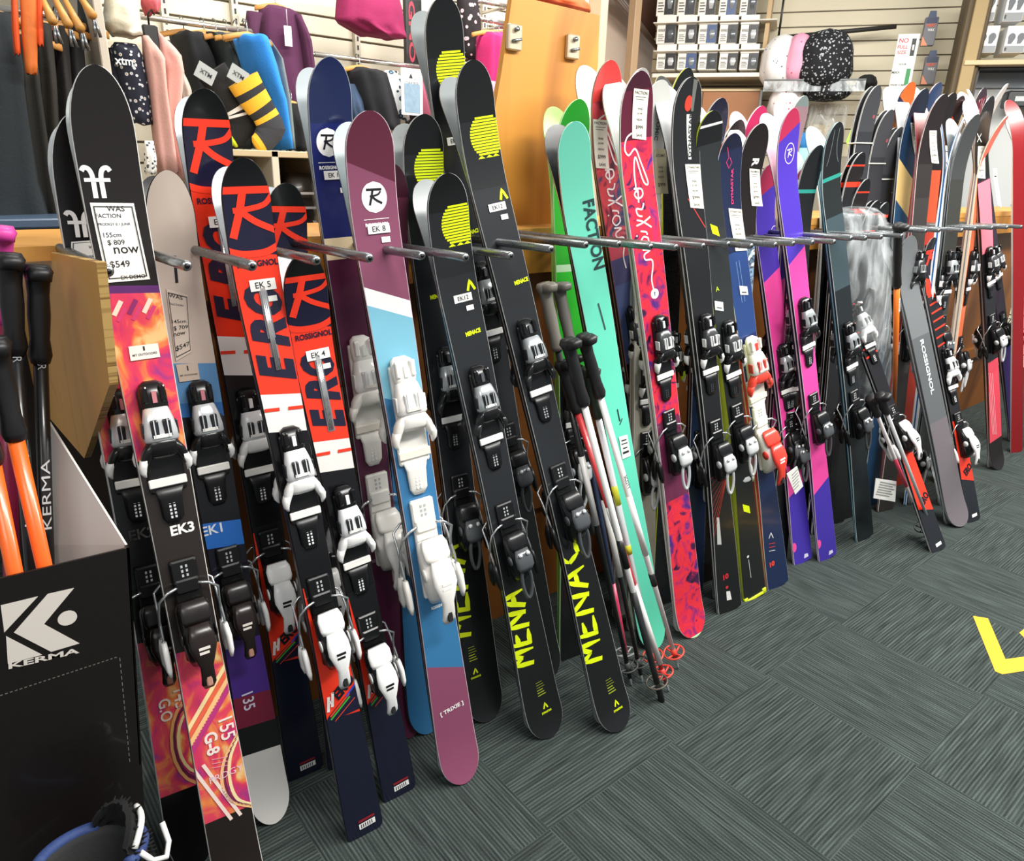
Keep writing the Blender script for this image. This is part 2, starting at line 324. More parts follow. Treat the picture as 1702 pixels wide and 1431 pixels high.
#           # front edge of the rack's board, where skis rest
def ss(a, b, x):
    t = max(0, min(1, (x - a) / (b - a))); return t * t * (3 - 2 * t)
class Ski:
    def __init__(s, label, tip, tail=None, yt=None, w=(.105, .088, .118), top='111111', stops=None, base='AEB4B6', side='0E0E10', edge=None,
                 tailshape='flat', yaw=0, rise=.055, R=.085, th=.012, yr=None, tilt=0, blotch=None, bscale=12, rough=.28, group=None, zr=None, stretch=(1, 1), const=True, rim=None):
        s.label = label; s.group = group; s.w = w; s.rise = rise; s.Rr = R; s.tailshape = tailshape; s.th = th; s.children = []
        yr = yr or (YRF if tail else yt + .125); zr = zr or ZR; s.w = w = tuple(q * k_ for q, k_ in zip(w, WSC))
        px = list(tip)
        for it in range(4):
            if tail:
                B = on_floor(*tail); n = ray(*tail).cross(ray(*px)); X = (-n.y * yr - n.z * (zr - CAMH)) / n.x; Q = Vector((X, yr, zr)); d = (Q - B).normalized(); r = ray(*px)
                a, b, c = 1.0, -d.dot(r), r.dot(r); w0 = CAM - B; den = a * c - b * b; L = (c * w0.dot(d) + b * w0.dot(r)) / den
            else:
                dd = Vector((0, yr - yt, zr)).normalized(); r = ray(*px)
                # CAMH + r.z t = L b ; r.y t = yt + L a
                t = (yt + CAMH * dd.y / dd.z) / (r.y - r.z * dd.y / dd.z); L = (CAMH + r.z * t) / dd.z; B = Vector((r.x * t, yt, 0)); d = dd
            sd = Vector((1, 0, 0)); sd = (sd - d * sd.dot(d)).normalized(); sd = Matrix.Rotation(-math.radians(yaw), 3, d) @ sd
            s.mat = frame(B, sd, d); s.L = L; Tp = s.mat @ Vector((0, L, 0)); Tc = s.mat @ Vector((0, L, rise)); a = proj(Tp); b2 = proj(Tc)
            px = [tip[0] - (b2[0] - a[0]), tip[1] - (b2[1] - a[1])]
        s.inv = s.mat.inverted(); s.mb = MB()
        if stops is not None:
            st = []
            cur = stops[0]; lst = []
            for q in stops[1:]: lst.append((1 - 0, cur, s.vy(q[0]))); cur = q[1]
            lst.append((0, cur, 0.0))
            st = [(x[2], x[1]) for x in lst]
            s.topm = ramp_mat(st, rough, tilt, blotch, bscale, const=const, stretch=stretch)
        else: s.topm = ramp_mat([(0, top)], rough, 0, blotch, bscale, stretch=stretch) if blotch else M(top, rough, 0, .3)
        s.basem = M(base, .3); s.sidem = M(side, .35); s.edgem = STEEL if edge is None else M(edge, .3); s.rimm = M(rim, .35) if rim else s.sidem
        s.board()
    def vy(s, py):
        lo, hi = 0.0, 1.0
        for _ in range(24):
            m_ = (lo + hi) / 2
            if proj(s.mat @ Vector((0, m_ * s.L, s.zt(m_ * s.L))))[1] > py: lo = m_
            else: hi = m_
        return (lo + hi) / 2
    def at(s, px, py):
        o = s.inv @ CAM; d = (s.inv.to_3x3() @ ray(px, py)); h = s.th
        for _ in range(3):
            t = (h - o.z) / d.z; p = o + d * t; h = s.zt(min(max(p.y, 0), s.L))
        return p.x, p.y
    def hw(s, y):
        v = y / s.L; wt, ww, wn = s.w
        a = wt + (ww - wt) * ss(0.0, .42, v) if v < .42 else ww + (wn - ww) * ss(.42, .93, v)
        a /= 2; R = s.Rr; q = (y - (s.L - R)) / R
        if q > 0: a *= math.sqrt(max(0.0, 1 - min(1, q) ** 2.2))
        Rt = .07 if s.tailshape == 'round' else .014; q = (Rt - y) / Rt
        if q > 0: a *= (math.sqrt(max(0, 1 - min(1, q) ** 2.2)) if s.tailshape == 'round' else .82 + .18 * math.sqrt(max(0, 1 - q * q)))
        return max(a, .0008)
    def zb(s, y):
        z = 0; s0 = s.L - .27
        if y > s0: z += s.rise * ((y - s0) / .27) ** 2.1
        if s.tailshape == 'round' and y < .14: z += .022 * ((.14 - y) / .14) ** 2
        return z
    def tk(s, y):
        v = y / s.L; return s.th * (.45 + .55 * ss(0, .3, v) * (1 - ss(.68, .92, v)))
    def zt(s, y): return s.zb(y) + s.tk(y)
    def board(s):
        L = s.L; ys = [0, .0015, .004, .008, .014, .024, .036, .052, .07, .1, .14]; n = 18
        e0 = L - .27; ys += [.14 + (e0 - .14) * i / n for i in range(1, n + 1)]
        for i in range(1, 14): ys.append(e0 + (.27 - s.Rr) * i / 13)
        for q in (.2, .35, .5, .62, .72, .8, .87, .92, .955, .98, .993, 1.0): ys.append(L - s.Rr * (1 - q))
        NC = 6; top = []; uv = []; base = []; lo = []; md = []; rim = []
        for y in ys:
            h = s.hw(y); zb = s.zb(y); tk = s.tk(y); c = min(.0015, h * .4)
            for k in range(NC + 1):
                x = (h - c) * (2 * k / NC - 1); top.append((x, y, zb + tk)); uv.append((x / .1 + .5, y / L))
            for k in (0, 1): base.append(((-h, h)[k], y, zb)); lo.append(((-h, h)[k], y, zb + .0025)); md.append(((-h, h)[k], y, zb + tk - .0012)); rim.append(((-h + c, h - c)[k], y, zb + tk))
        N = len(ys); F = []
        for j in range(N - 1):
            for k in range(NC): a = j * (NC + 1) + k; F.append((a, a + 1, a + NC + 2, a + NC + 1))
        s.mb.add(top, F, s.topm, True, uv)
        Fb = [(2 * j + 1, 2 * j, 2 * j + 2, 2 * j + 3) for j in range(N - 1)]
        s.mb.add(base, Fb, s.basem, True)
        for A, B, mt in ((base, lo, s.edgem), (lo, md, s.sidem), (md, rim, s.rimm)):
            P = A + B; o = len(A); F = []
            for j in range(N - 1):
                F.append((2 * j, o + 2 * j, o + 2 * j + 2, 2 * j + 2)); F.append((2 * j + 1, 2 * j + 3, o + 2 * j + 3, o + 2 * j + 1))
            F.append((0, 1, o + 1, o)); e = 2 * (N - 1); F.append((e + 1, e, o + e, o + e + 1))
            s.mb.add(P, F, mt, False)
    # --- printing on the top sheet: points are (across, along) in metres
    def put(s, pts, fs, col, k=1, rough=.35, mb=None, mt=None, lift=0):
        mb = mb or s.mb; P = []
        for x, y in pts:
            y = min(max(y, 0.001), s.L - .001); h = s.hw(y) - .001; xx = max(-h, min(h, x)) if mb is s.mb else x
            P.append((xx, y, s.zt(y) + .0004 + .0004 * k + lift))
        mb.add(P, fs, mt or M(col, rough, 0, .2))
    def stroke(s, pts, wd, col, k=1, dens=.006, wds=None):
        q = [Vector(p) for p in pts]; out = []; ws = []
        for i in range(len(q) - 1):
            n = max(1, int((q[i + 1] - q[i]).length / dens))
            for j in range(n): out.append(q[i].lerp(q[i + 1], j / n)); ws.append((wds[i] + (wds[i + 1] - wds[i]) * j / n) if wds else wd)
        out.append(q[-1]); ws.append(wds[-1] if wds else wd); P = []; F = []
        for i, p in enumerate(out):
            t = (out[min(i + 1, len(out) - 1)] - out[max(0, i - 1)]).normalized(); nn = Vector((-t.y, t.x)) * ws[i] / 2
            P += [tuple(p + nn), tuple(p - nn)]
        for i in range(len(out) - 1): F.append((2 * i, 2 * i + 1, 2 * i + 3, 2 * i + 2))
        s.put(P, F, col, k)
    def curve(s, pts, wd, col, k=1, seg=6, wds=None):
        q = [Vector(p) for p in pts]; out = []; ws = []
        for i in range(len(q) - 1):
            p0 = q[max(0, i - 1)]; p1 = q[i]; p2 = q[i + 1]; p3 = q[min(len(q) - 1, i + 2)]
            for j in range(seg):
                t = j / seg; out.append(.5 * ((2 * p1) + (p2 - p0) * t + (2 * p0 - 5 * p1 + 4 * p2 - p3) * t * t + (3 * p1 - p0 - 3 * p2 + p3) * t ** 3))
        out.append(q[-1]); s.stroke([tuple(p) for p in out], wd, col, k, dens=.05)
    def quad(s, p, col, k=1, n=6, **kw):
        """p: four corners bl, br, tr, tl in (across, along)"""
        bl, br, tr, tl = [Vector(x) for x in p]; P = []; F = []
        for i in range(n + 1):
            a = bl.lerp(tl, i / n); b = br.lerp(tr, i / n)
            for j in range(5): P.append(tuple(a.lerp(b, j / 4)))
        for i in range(n):
            for j in range(4): a = i * 5 + j; F.append((a, a + 1, a + 6, a + 5))
        s.put(P, F, col, k, **kw)
    def pquad(s, pp, col, k=1, **kw): s.quad([s.at(*q) for q in pp], col, k, **kw)
    def text(s, t, px, h, col, ang=0, w=None, bold=0.0, shear=0.0, k=2, uvc=None, mb=None, lift=0, mt=None):
        """centre at pixel px; h letter height; ang 90 reads tail to tip, -90 tip to tail"""
        vs, fs, asp = text_mesh(t, bold, shear); cx, cy = uvc if uvc else s.at(*px); W = w if w else h * asp; a = math.radians(ang); ca, sa = math.cos(a), math.sin(a)
        P = []
        for x, y in vs:
            X = x * W / asp; Y = y * h; P.append((cx + X * ca - Y * sa, cy + X * sa + Y * ca))
        s.put(P, fs, col, k, mb=mb, lift=lift, mt=mt)
    def disc(s, px, r, col, k=1, uvc=None, ry=None, n=20, y0=-9, y1=9):
        cx, cy = uvc if uvc else s.at(*px); ry = ry or r
        rows = 14; P = []; F = []
        for i in range(rows + 1):
            b = -1 + 2 * i / rows; b = max(y0, min(y1, b)); hwd = r * math.sqrt(max(0, 1 - b * b)); P += [(cx - hwd, cy + b * ry), (cx + hwd, cy + b * ry)]
        for i in range(rows): F.append((2 * i, 2 * i + 1, 2 * i + 3, 2 * i + 2))
        s.put(P, F, col, k)
    def tagcard(s, pp, label, lines=(), name='price_tag', bg='F1F1EC', border=None):
        """paper card stuck to the ski: corners bl, br, tr, tl as pixels; lines = (text, across 0-1, along 0-1, height, colour)"""
        c = [Vector(s.at(*q)) for q in pp]; mb = MB(); P = []; F = []
        h0 = max(s.zt(min(s.L, max(0, q.y))) for q in c) + .0016
        lowz = [s.zt(min(s.L, max(0, q.y))) + .0016 for q in c]
        n = 6
        def pt(u, v, dz=0):
            a = c[0].lerp(c[3], v); b = c[1].lerp(c[2], v); q = a.lerp(b, u); return (q.x, q.y, s.zt(min(s.L, max(0, q.y))) + .0016 + dz)
        for i in range(n + 1): P += [pt(0, i / n), pt(1, i / n)]
        P2 = [(x, y, z + .0006) for x, y, z in P]
        for i in range(n): F.append((2 * i, 2 * i + 1, 2 * i + 3, 2 * i + 2))
        mb.add(P2, F, M(bg, .6)); mb.add(P, [f[::-1] for f in F], M(bg, .6))
        for i in range(n):
            for k in (0, 1): mb.add([P[2 * i + k], P[2 * i + 2 + k], P2[2 * i + 2 + k], P2[2 * i + k]], [(0, 1, 2, 3)], M(bg, .6))
        if border:
            for (a0, a1, b0, b1) in ((.05, .08, .04, .96), (.92, .95, .04, .96), (.05, .95, .04, .055), (.05, .95, .945, .96)):
                mb.add([pt(a0, b0, .001), pt(a1, b0, .001), pt(a1, b1, .001), pt(a0, b1, .001)], [(0, 1, 2, 3)], M(border, .7))
        W = (c[1] - c[0]).length; Ht = (c[3] - c[0]).length
        for (t, u, v, hh, colr) in lines:
            if t.startswith('-'):
                ww = float(t[1:]) / 2; mb.add([pt(u - ww, v - hh / 2, .001), pt(u + ww, v - hh / 2, .001), pt(u + ww, v + hh / 2, .001), pt(u - ww, v + hh / 2, .001)], [(0, 1, 2, 3)], M(colr, .7)); continue
            vs, fs, asp = text_mesh(t, .01)
            sc = min(hh, 1.65 * min(u, 1 - u) * W / Ht / asp)
            mb.add([pt(u + x * sc * Ht / W, v + y * sc, .0011) for x, y in vs], fs, M(colr, .7))
        s.children.append((mb, name, label)); return s
    def rlogo(s, cx, cy, W, Ht, col, k=1, bar=True):
        """bold italic R under a bar; (cx, cy) centre, box W x Ht"""
        f = lambda a, b: (cx + (a - .5) * W, cy + (.5 - b) * Ht)
        if bar: s.stroke([f(-.05, .03), f(1.05, .06)], Ht * .14, col, k)
        s.curve([f(.40, .08), f(.30, .45), f(.12, .95)], W * .15, col, k + 1)
        s.curve([f(.18, .42), f(.5, .40), f(.80, .33), f(.96, .16)], Ht * .11, col, k + 1)
        s.curve([f(.34, .45), f(.6, .66), f(1.02, .88)], Ht * .13, col, k + 1)
    def finish(s, binding=None, toe=None, heel=None, rear=True, rearlabel=None, sc=1.0, rshift=0.0):
        root = empty('ski', s.mat, s.label, 'ski', s.group); s.root = root
        bd = s.mb.build('ski_board', root); s.bd = bd
        for mb, nm, lb in s.children: mb.build(nm, root, lb)
        bo = []
        if binding:
            ty = s.at(*toe)[1]; hy = s.at(*heel)[1]
            bo = make_binding(binding, root, ty, hy, s.th, sc)
        if rear:
            m2 = s.mat @ Matrix.Translation((0.001, rshift, -.0015)) @ Matrix.Rotation(math.pi, 4, 'Y')
            r2 = empty('ski', m2, rearlabel or (s.label + ', its rear twin'), 'ski', s.group); s.root2 = r2
            b2 = bd.copy(); COL.objects.link(b2); b2.parent = r2
            for o in bo:
                c = o.copy(); COL.objects.link(c); c.parent = r2
                for g in o.children:
                    d = g.copy(); COL.objects.link(d); d.parent = c
        return s
# ---------------------------------------------------------------- bindings
BST = {  # base, toe shell, toe windows, wings, pad, heel body, lever, lever shape, brake wire
 'chrome': ('141414', 'D4D8DA', '24262A', 'E8E8E6', 'EDEBE4', '1B1716', '241C1A', 'paddle'),
 'white': ('101012', 'E4E7E8', '2A2C2F', 'F4F4F2', 'F0EEE8', '121214', 'F4F5F4', 'paddle'),
 'snow': ('EDEBE4', 'F3F1EC', 'D9DADA', 'F2EFE8', 'E9E2D6', 'F1EFEA', 'F3F1EC', 'paddle'),
 'smoke': ('131416', 'A9AFB2', '1A1C1E', '26282B', 'EDEEEA', '141517', '54585C', 'loop'),
 'race': ('101113', '3A3C3F', 'DFE2E2', 'E9E9E6', 'EEEDE9', '131416', 'D6D9DA', 'loop'),
 'coral': ('E9E6DC', 'EFEBE2', 'C9463C', 'F04A3C', 'E4DFD0', 'F0EEE6', 'F2463A', 'paddle'),
 'lime': ('121314', '2A2D2F', 'C9CFCB', 'D6F01E', 'ECECE6', '141516', 'CDD1D2', 'loop'),
 'black': ('0E0F10', '2B2D30', '8E9496', '3A3C3E', 'D9D9D4', '111213', 'BFC4C6', 'loop')}
def make_binding(st, root, ty, hy, th, sc):
    bc, tc, wc, gc, pc, hc, lc, shp = BST[st]; out = []
    K = Matrix.Diagonal((sc * .86, sc * .95, sc * .86, 1)); gl = .22
    # toe piece: base plate, ribbed shell, dark windows
    mb = MB(); X = T(0, ty, th) @ K
    mb.box((-.026, -.055, -.001), (.026, .060, .012), M(bc, .35), X, .003)
    mb.loft([(.076, 0, .012, .002, .012), (.070, 0, .022, .002, .022), (.052, 0, .025, .002, .030), (.036, 0, .024, .002, .032), (.02, 0, .02, .004, .030)], M(bc, .25), e=3, X=X)
    for sx in (-1, 1): mb.box((sx * .016 - .005, .040, .024), (sx * .016 + .005, .070, .034), M(bc, .2), X, .002)
    mb.loft([(.042, 0, .008, .002, .012), (.038, 0, .016, .004, .024), (.028, 0, .023, .006, .036), (.01, 0, .028, .008, .044), (-.010, 0, .031, .010, .048), (-.024, 0, .032, .012, .047), (-.029, 0, .030, .014, .042)], M(tc, gl, .35 if st in ('chrome', 'smoke') else 0), e=3.2, X=X)
    # open windows and ribs in the shell
    for sx in (-1, 1):
        mb.box((sx * .011 - .007, -.020, .038), (sx * .011 + .007, .012, .0492), M(wc, .3), X, .002)
        mb.box((sx * .0305 - .002, -.020, .018), (sx * .0305 + .002, .006, .036), M(wc, .3), X, .0008)
        mb.box((sx * .012 - .001, -.02, .044), (sx * .012 + .001, .012, .0505), M(tc, gl), X)
    mb.box((-.016, -.020, .046), (.016, -.014, .0496), M(pc, .4), X); mb.box((-.004, .040, .029), (.004, .060, .034), M('C8808A' if st == 'chrome' else lc, .4), X)
    toe = mb.build('toe_piece', root); out.append(toe)
    wg = MB(); dark = st not in ('white', 'snow', 'coral'); wb = M(bc if dark else gc, .25)
    wg.loft([(-.022, 0, .026, .012, .042), (-.034, 0, .029, .012, .046), (-.050, 0, .031, .014, .042), (-.058, 0, .024, .018, .036)], wb, e=2.8, X=X)
    for sx in (-1, 1):
        wg.loft([(-.030, sx * .016, .012, .014, .042), (-.046, sx * .028, .011, .012, .040), (-.062, sx * .036, .0085, .014, .036), (-.076, sx * .0395, .006, .016, .032)], wb, e=3, X=X)
        wg.loft([(-.058, sx * .036, .0082, .013, .037), (-.070, sx * .041, .0078, .014, .036), (-.082, sx * .042, .0055, .016, .031), (-.090, sx * .039, .002, .018, .026)], M(gc, .3), e=3, X=X)
    w_ = wg.build('toe_wings', toe); 
    # boot rest (white pad) and its plate
    pd = MB(); pd.box((-.034, -.128, -.001), (.034, -.05, .009), M(bc, .35), X, .003)
    pd.box((-.035, -.116, .008), (.035, -.100, .0145), M(pc, .5), X, .0015)
    pd.loft([(-.12, 0, .028, .004, .012), (-.14, 0, .022, .002, .012), (-.178, 0, .02, .0, .009), (-.19, 0, .012, .0, .006)], M(bc, .35), e=4, X=X)
    for i in range(5):
        for sx in (-1, 1): pd.box((sx * .004 - .002, -.178 + i * .007, .0095), (sx * .004 + .002, -.174 + i * .007, .0112), M(tc, .4), X)
    out.append(pd.build('boot_rest', root))
    # heel piece
    Y = T(0, hy, th) @ K; hb = MB()
    hb.box((-.026, -.07, -.001), (.026, .135, .011), M(bc, .35), Y, .003)
    for i in range(6):
        for sx in (-1, 1): hb.box((sx * .0045 - .002, .075 + i * .009, .0105), (sx * .0045 + .002, .080 + i * .009, .012), M('B9BDBE', .4), Y)
    hb.loft([(.055, 0, .028, .010, .030), (.046, 0, .033, .008, .040), (.02, 0, .034, .006, .052), (-.01, 0, .033, .006, .064), (-.035, 0, .031, .006, .062), (-.06, 0, .026, .004, .046), (-.078, 0, .018, .002, .026)], M(hc, .25), e=3, X=Y)
    hb.loft([(.062, 0, .024, .030, .040), (.05, 0, .030, .034, .050), (.03, 0, .03, .044, .058), (.02, 0, .026, .05, .058)], M(gc if st in ('white', 'snow', 'coral') else hc, .3), e=3, X=Y)
    hb.tube([(.0325, -.005, .045), (.0345, -.005, .045)], .013, M(wc if st != 'white' else 'DDDDDD', .3), 12, X=Y)
    hb.tube([(-.0345, -.005, .045), (-.0325, -.005, .045)], .013, M(lc, .3), 12, X=Y)
    hp = hb.build('heel_piece', root); out.append(hp)
    lv = MB()
    if shp == 'paddle':
        lv.loft([(.022, 0, .020, .052, .066), (.0, 0, .026, .058, .077), (-.02, 0, .027, .062, .082), (-.04, 0, .020, .066, .082), (-.06, 0, .013, .066, .079), (-.085, 0, .014, .062, .074), (-.10, 0, .015, .056, .067), (-.112, 0, .010, .052, .060)], M(lc, .25), e=3, X=Y)
        lv.box((-.006, -.102, .060), (.006, -.078, .0745), M('B98A78' if st == 'chrome' else '2A2A2C', .4), Y, .002)
        lv.box((-.011, -.022, .0815), (.011, -.017, .0828), M(hc if st != 'chrome' else 'E8E0D8', .5), Y); lv.box((-.011, -.031, .0815), (.008, -.026, .0825), M(hc if st != 'chrome' else 'E8E0D8', .5), Y)
    else:
        lv.loft([(.022, 0, .020, .052, .064), (.0, 0, .027, .056, .074), (-.022, 0, .027, .060, .076), (-.036, 0, .018, .062, .072)], M(lc, .2, .1), e=3, X=Y)
        pts = []
        for i in range(24):
            a = 2 * math.pi * i / 24; pts.append((.015 * math.sin(a) * (1 + .15 * math.cos(a)), -.072 + .046 * math.cos(a), .063 - .01 * (1 - math.cos(a)) / 2))
        lv.tube(pts, .0052, M(lc, .2, .2), 8, closed=True, X=Y)
        for sx in (-1, 1): lv.tube([(sx * .012, .012, .070), (sx * .012, .012, .0745)], .0055, M('E6E8E8', .3), 10, X=Y)
    lo = lv.build('heel_lever', hp)
    # brake: two wire arms that hook round the ski edges, each with a plastic foot
    br = MB(); wm = M('C8CCCE', .25, .8)
    for sx in (-1, 1):
        e = .058
        br.tube([(sx * .02, .085, .014), (sx * .040, .080, .016), (sx * e, .066, .014), (sx * (e + .002), .040, -.004), (sx * (e + .004), -.01, -.022), (sx * (e + .004), -.03, -.026)], .0027, wm, 8, X=Y)
        br.loft([(-.022, sx * (e + .004), .005, -.033, -.014), (-.045, sx * (e + .005), .007, -.042, -.016), (-.075, sx * (e + .005), .006, -.044, -.022), (-.09, sx * (e + .004), .003, -.040, -.028)], M(gc if st in ('white', 'snow', 'chrome') else bc, .35), e=3, n=10, X=Y)
    br.box((-.024, .070, .008), (.024, .098, .0165), M(bc, .3), Y, .003)
    out.append(br.build('brake', root))
    return out
# ---------------------------------------------------------------- the skis, left to right
NAVY = '1B1A33'; RED = 'F23A22'; PLUM = '80465F'; NEON = 'DDF012'; BK = '151617'
S = {}
# pair with the pink sunset print, three lengths of the same model
SUN = ['F6C98A', 'F08A4A', 'E84A5E', 'D93A66', 'A03A86']
def sunset(s, yA, yB, yC, yD, num, px_num, px_g):
    pass
def ffmark(s, px, h=.042, col='F0F0EC'):
    cx, cy = s.at(*px)
    for sg in (-1, 1):
        s.curve([(cx + sg * .0058, cy - h * .6), (cx + sg * .0056, cy), (cx + sg * .0065, cy + h * .28), (cx + sg * .010, cy + h * .46), (cx + sg * .016, cy + h * .5), (cx + sg * .0195, cy + h * .38)], .0068, col, 1)
    s.stroke([(cx - .018, cy + h * .06), (cx + .018, cy + h * .06)], .0055, col, 2)
def arcs(s, cx, cy, r0, col1='F4D9A0'):
    for k, (r, wd, cl) in enumerate(((r0, .006, 'F7DDA0'), (r0 + .009, .005, '6A2A4A'), (r0 + .016, .006, 'F0B070'))):
        pts = [(cx + r * .8 * math.cos(a), cy + r * 1.6 * math.sin(a)) for a in [math.radians(95 + i * 17) for i in range(12)]]
        s.stroke([p for p in pts if abs(p[0]) < .05], wd, cl, 2 + k * 0)
a = Ski('black ski marked EK2 with magenta print, beside the pole display box', (126, 187), (322, 1428), stops=['131314', (505, '5E2A6E'), (520, BL), (765, '131314'), (1062, BL), (1312, '111112')],
        yr=1.43, w=(.10, .085, .113), blotch=SUN, bscale=2.2, stretch=(1.5, 1), tailshape='round', base='8E9698', side='D8DADA', tilt=.004, yaw=2, R=.1)
ffmark(a, (133, 372), .036); a.tagcard([(118, 458), (172, 452), (172, 398), (118, 402)], 'white card cut off by the neighbouring ski', [('WAS', .7, .8, .1, '222222'), ('FACTION', .4, .5, .12, '223355'), ('145cm', .4, .2, .1, '222222')], border='333333')
a.text('EK2', (236, 886), .021, 'F5F5F0', bold=.02)
a.text('145', (300, 1160), .024, 'F7E9DD', -90, bold=.01); a.text('G.O', (275, 1180), .022, 'F7E9DD', -90, bold=.02); arcs(a, .045, a.at(300, 1240)[1], .05)
a.text('EK2', (236, 886), .021, 'F5F5F0', bold=.02)
a.finish('chrome', (222, 708), (292, 1030), rearlabel='grey base of the leftmost black ski, its tip bent away to the wall'); S['ek2'] = a
b = Ski('black ski marked EK3 with a large white price card and magenta tail print', (157, 108), (404, 1492), stops=['1C1816', (472, '5E2A6E'), (488, BL), (760, '2A2320'), (1075, BL), (1355, '241D1B')],
        w=(.102, .088, .115), blotch=SUN, bscale=2.0, stretch=(1.5, 1), tailshape='round', base='9AA0A0', side='26211E', rim='C9C9C4', tilt=.004, yaw=3, R=.1, rise=.05)
ffmark(b, (162, 302), .040)
b.tagcard([(178, 470), (249, 464), (222, 338), (149, 337)], 'white handwritten price card', [('WAS', .55, .93, .07, '222222'), ('FACTION', .35, .84, .06, '2A2F45'), ('PRODIGY 0.1 JUNR', .45, .73, .065, '2A2F45'), ('155cm', .35, .60, .06, '2A2F45'), ('$ 809', .40, .50, .075, '222222'), ('now', .60, .40, .085, '111111'), ('$549', .38, .22, .10, '222222'), ('EX DEMO', .62, .05, .05, '111111')], border='333333')
b.tagcard([(217, 600), (266, 593), (262, 570), (213, 576)], 'white shop sticker', [('MT OUTDOORS', .5, .35, .25, '222222'), ('-.06', .5, .75, .3, '222222')], 'sticker')
b.text('EK3', (303, 878), .019, 'F5F5F0', bold=.03)
for k in range(3):
    x0 = -.032 + k * .022; u, v = b.at(225, 515)
    b.stroke([(x0, v - .006), (x0 + .014, v + .016)], .007, '8E2A6E' if k % 2 else 'F9E0D0', 1)
    b.stroke([(x0 + .004, v - .016), (x0 + .018, v + .004)], .006, 'D8407A', 1)
for dy, c_, w_ in ((0, 'FFE2A8', .008), (.014, 'F26A4A', .008), (.03, 'FFC98A', .010), (.045, 'C23A7E', .012)):
    u, v = b.at(355, 1150 + 0); b.stroke([(-.045, v - .06 - dy), (.045, v + .05 - dy)], w_, c_, 1)
u, v = b.at(400, 1290)
for k, (rr, wd, cl) in enumerate(((.030, .006, 'FFE7B0'), (.038, .004, '7A2A55'), (.044, .006, 'FFC58A'))):
    b.curve([(.045, v + .085 + rr * .3), (.045 - rr * .8, v + .05), (.045 - rr * 1.05, v), (.045 - rr * .8, v - .045), (.045, v - .06 - rr * .4)], wd, cl, 2)
for dx in (-.036, -.018): b.stroke([(dx - .01, v + .06), (.03 + dx + .01, v - .085)], .0065, 'FCE6DA', 2)
b.text('155', (377, 1210), .026, 'FBEDE4', -90, bold=.01, k=3); b.text('G-8', (352, 1235), .024, 'FBEDE4', -90, bold=.03, k=3); b.text('PRDGY', (376, 1285), .014, 'F7CFE0', 0, k=3)
for i in range(3): b.stroke([b.at(352, 1262 + i * 7), b.at(378, 1257 + i * 7)], .0012, 'F3B9C9', 3)
b.finish('chrome', (272, 700), (341, 1030), rearlabel='rear ski of the pair marked EK3, only its dark edge showing at the left'); S['ek3'] = b
c = Ski('beige-tipped ski marked EK1 with a curling price card', (276, 283), (452, 1356), stops=['CFBFB2', (600, '5B8FC0'), (665, '2E6DB0'), (690, '131317'), (862, '2B6FC8'), (905, '141222'), (1060, '4A2A86'), (1150, '7A1E3A'), (1200, '121214'), (1245, 'D8D6D2')],
        yr=1.43, w=(.098, .084, .108), tailshape='round', base='1A1A1C', side='141414', yaw=3, R=.09, tilt=.01)
c.tagcard([(292, 600), (318, 585), (312, 490), (276, 480)], 'curled price card', [('WAS', .4, .92, .07, '222222'), ('FACTION', .4, .8, .06, '2A2F45'), ('145cm', .45, .55, .06, '222222'), ('$ 709', .5, .45, .07, '222222'), ('now', .4, .36, .08, '111111'), ('$547', .5, .16, .09, '222222')], bg='DCCDBE', border='333333')
c.tagcard([(298, 635), (332, 630), (328, 603), (292, 606)], 'beige shop sticker', [('MT OUTDOORS', .5, .35, .25, '222222'), ('-.06', .5, .75, .3, '222222')], 'sticker', bg='CDBBAA')
c.text('EK1', (352, 880), .02, 'E8EEF5', bold=.02); c.text('135', (413, 1165), .024, 'D8D4E8', -90, bold=.01); c.stroke([c.at(290, 425), c.at(294, 470)], .005, '1A1A1A')
c.finish('chrome', (343, 692), (398, 1000), rearlabel='rear ski of the beige-tipped pair marked EK1'); S['ek1'] = c
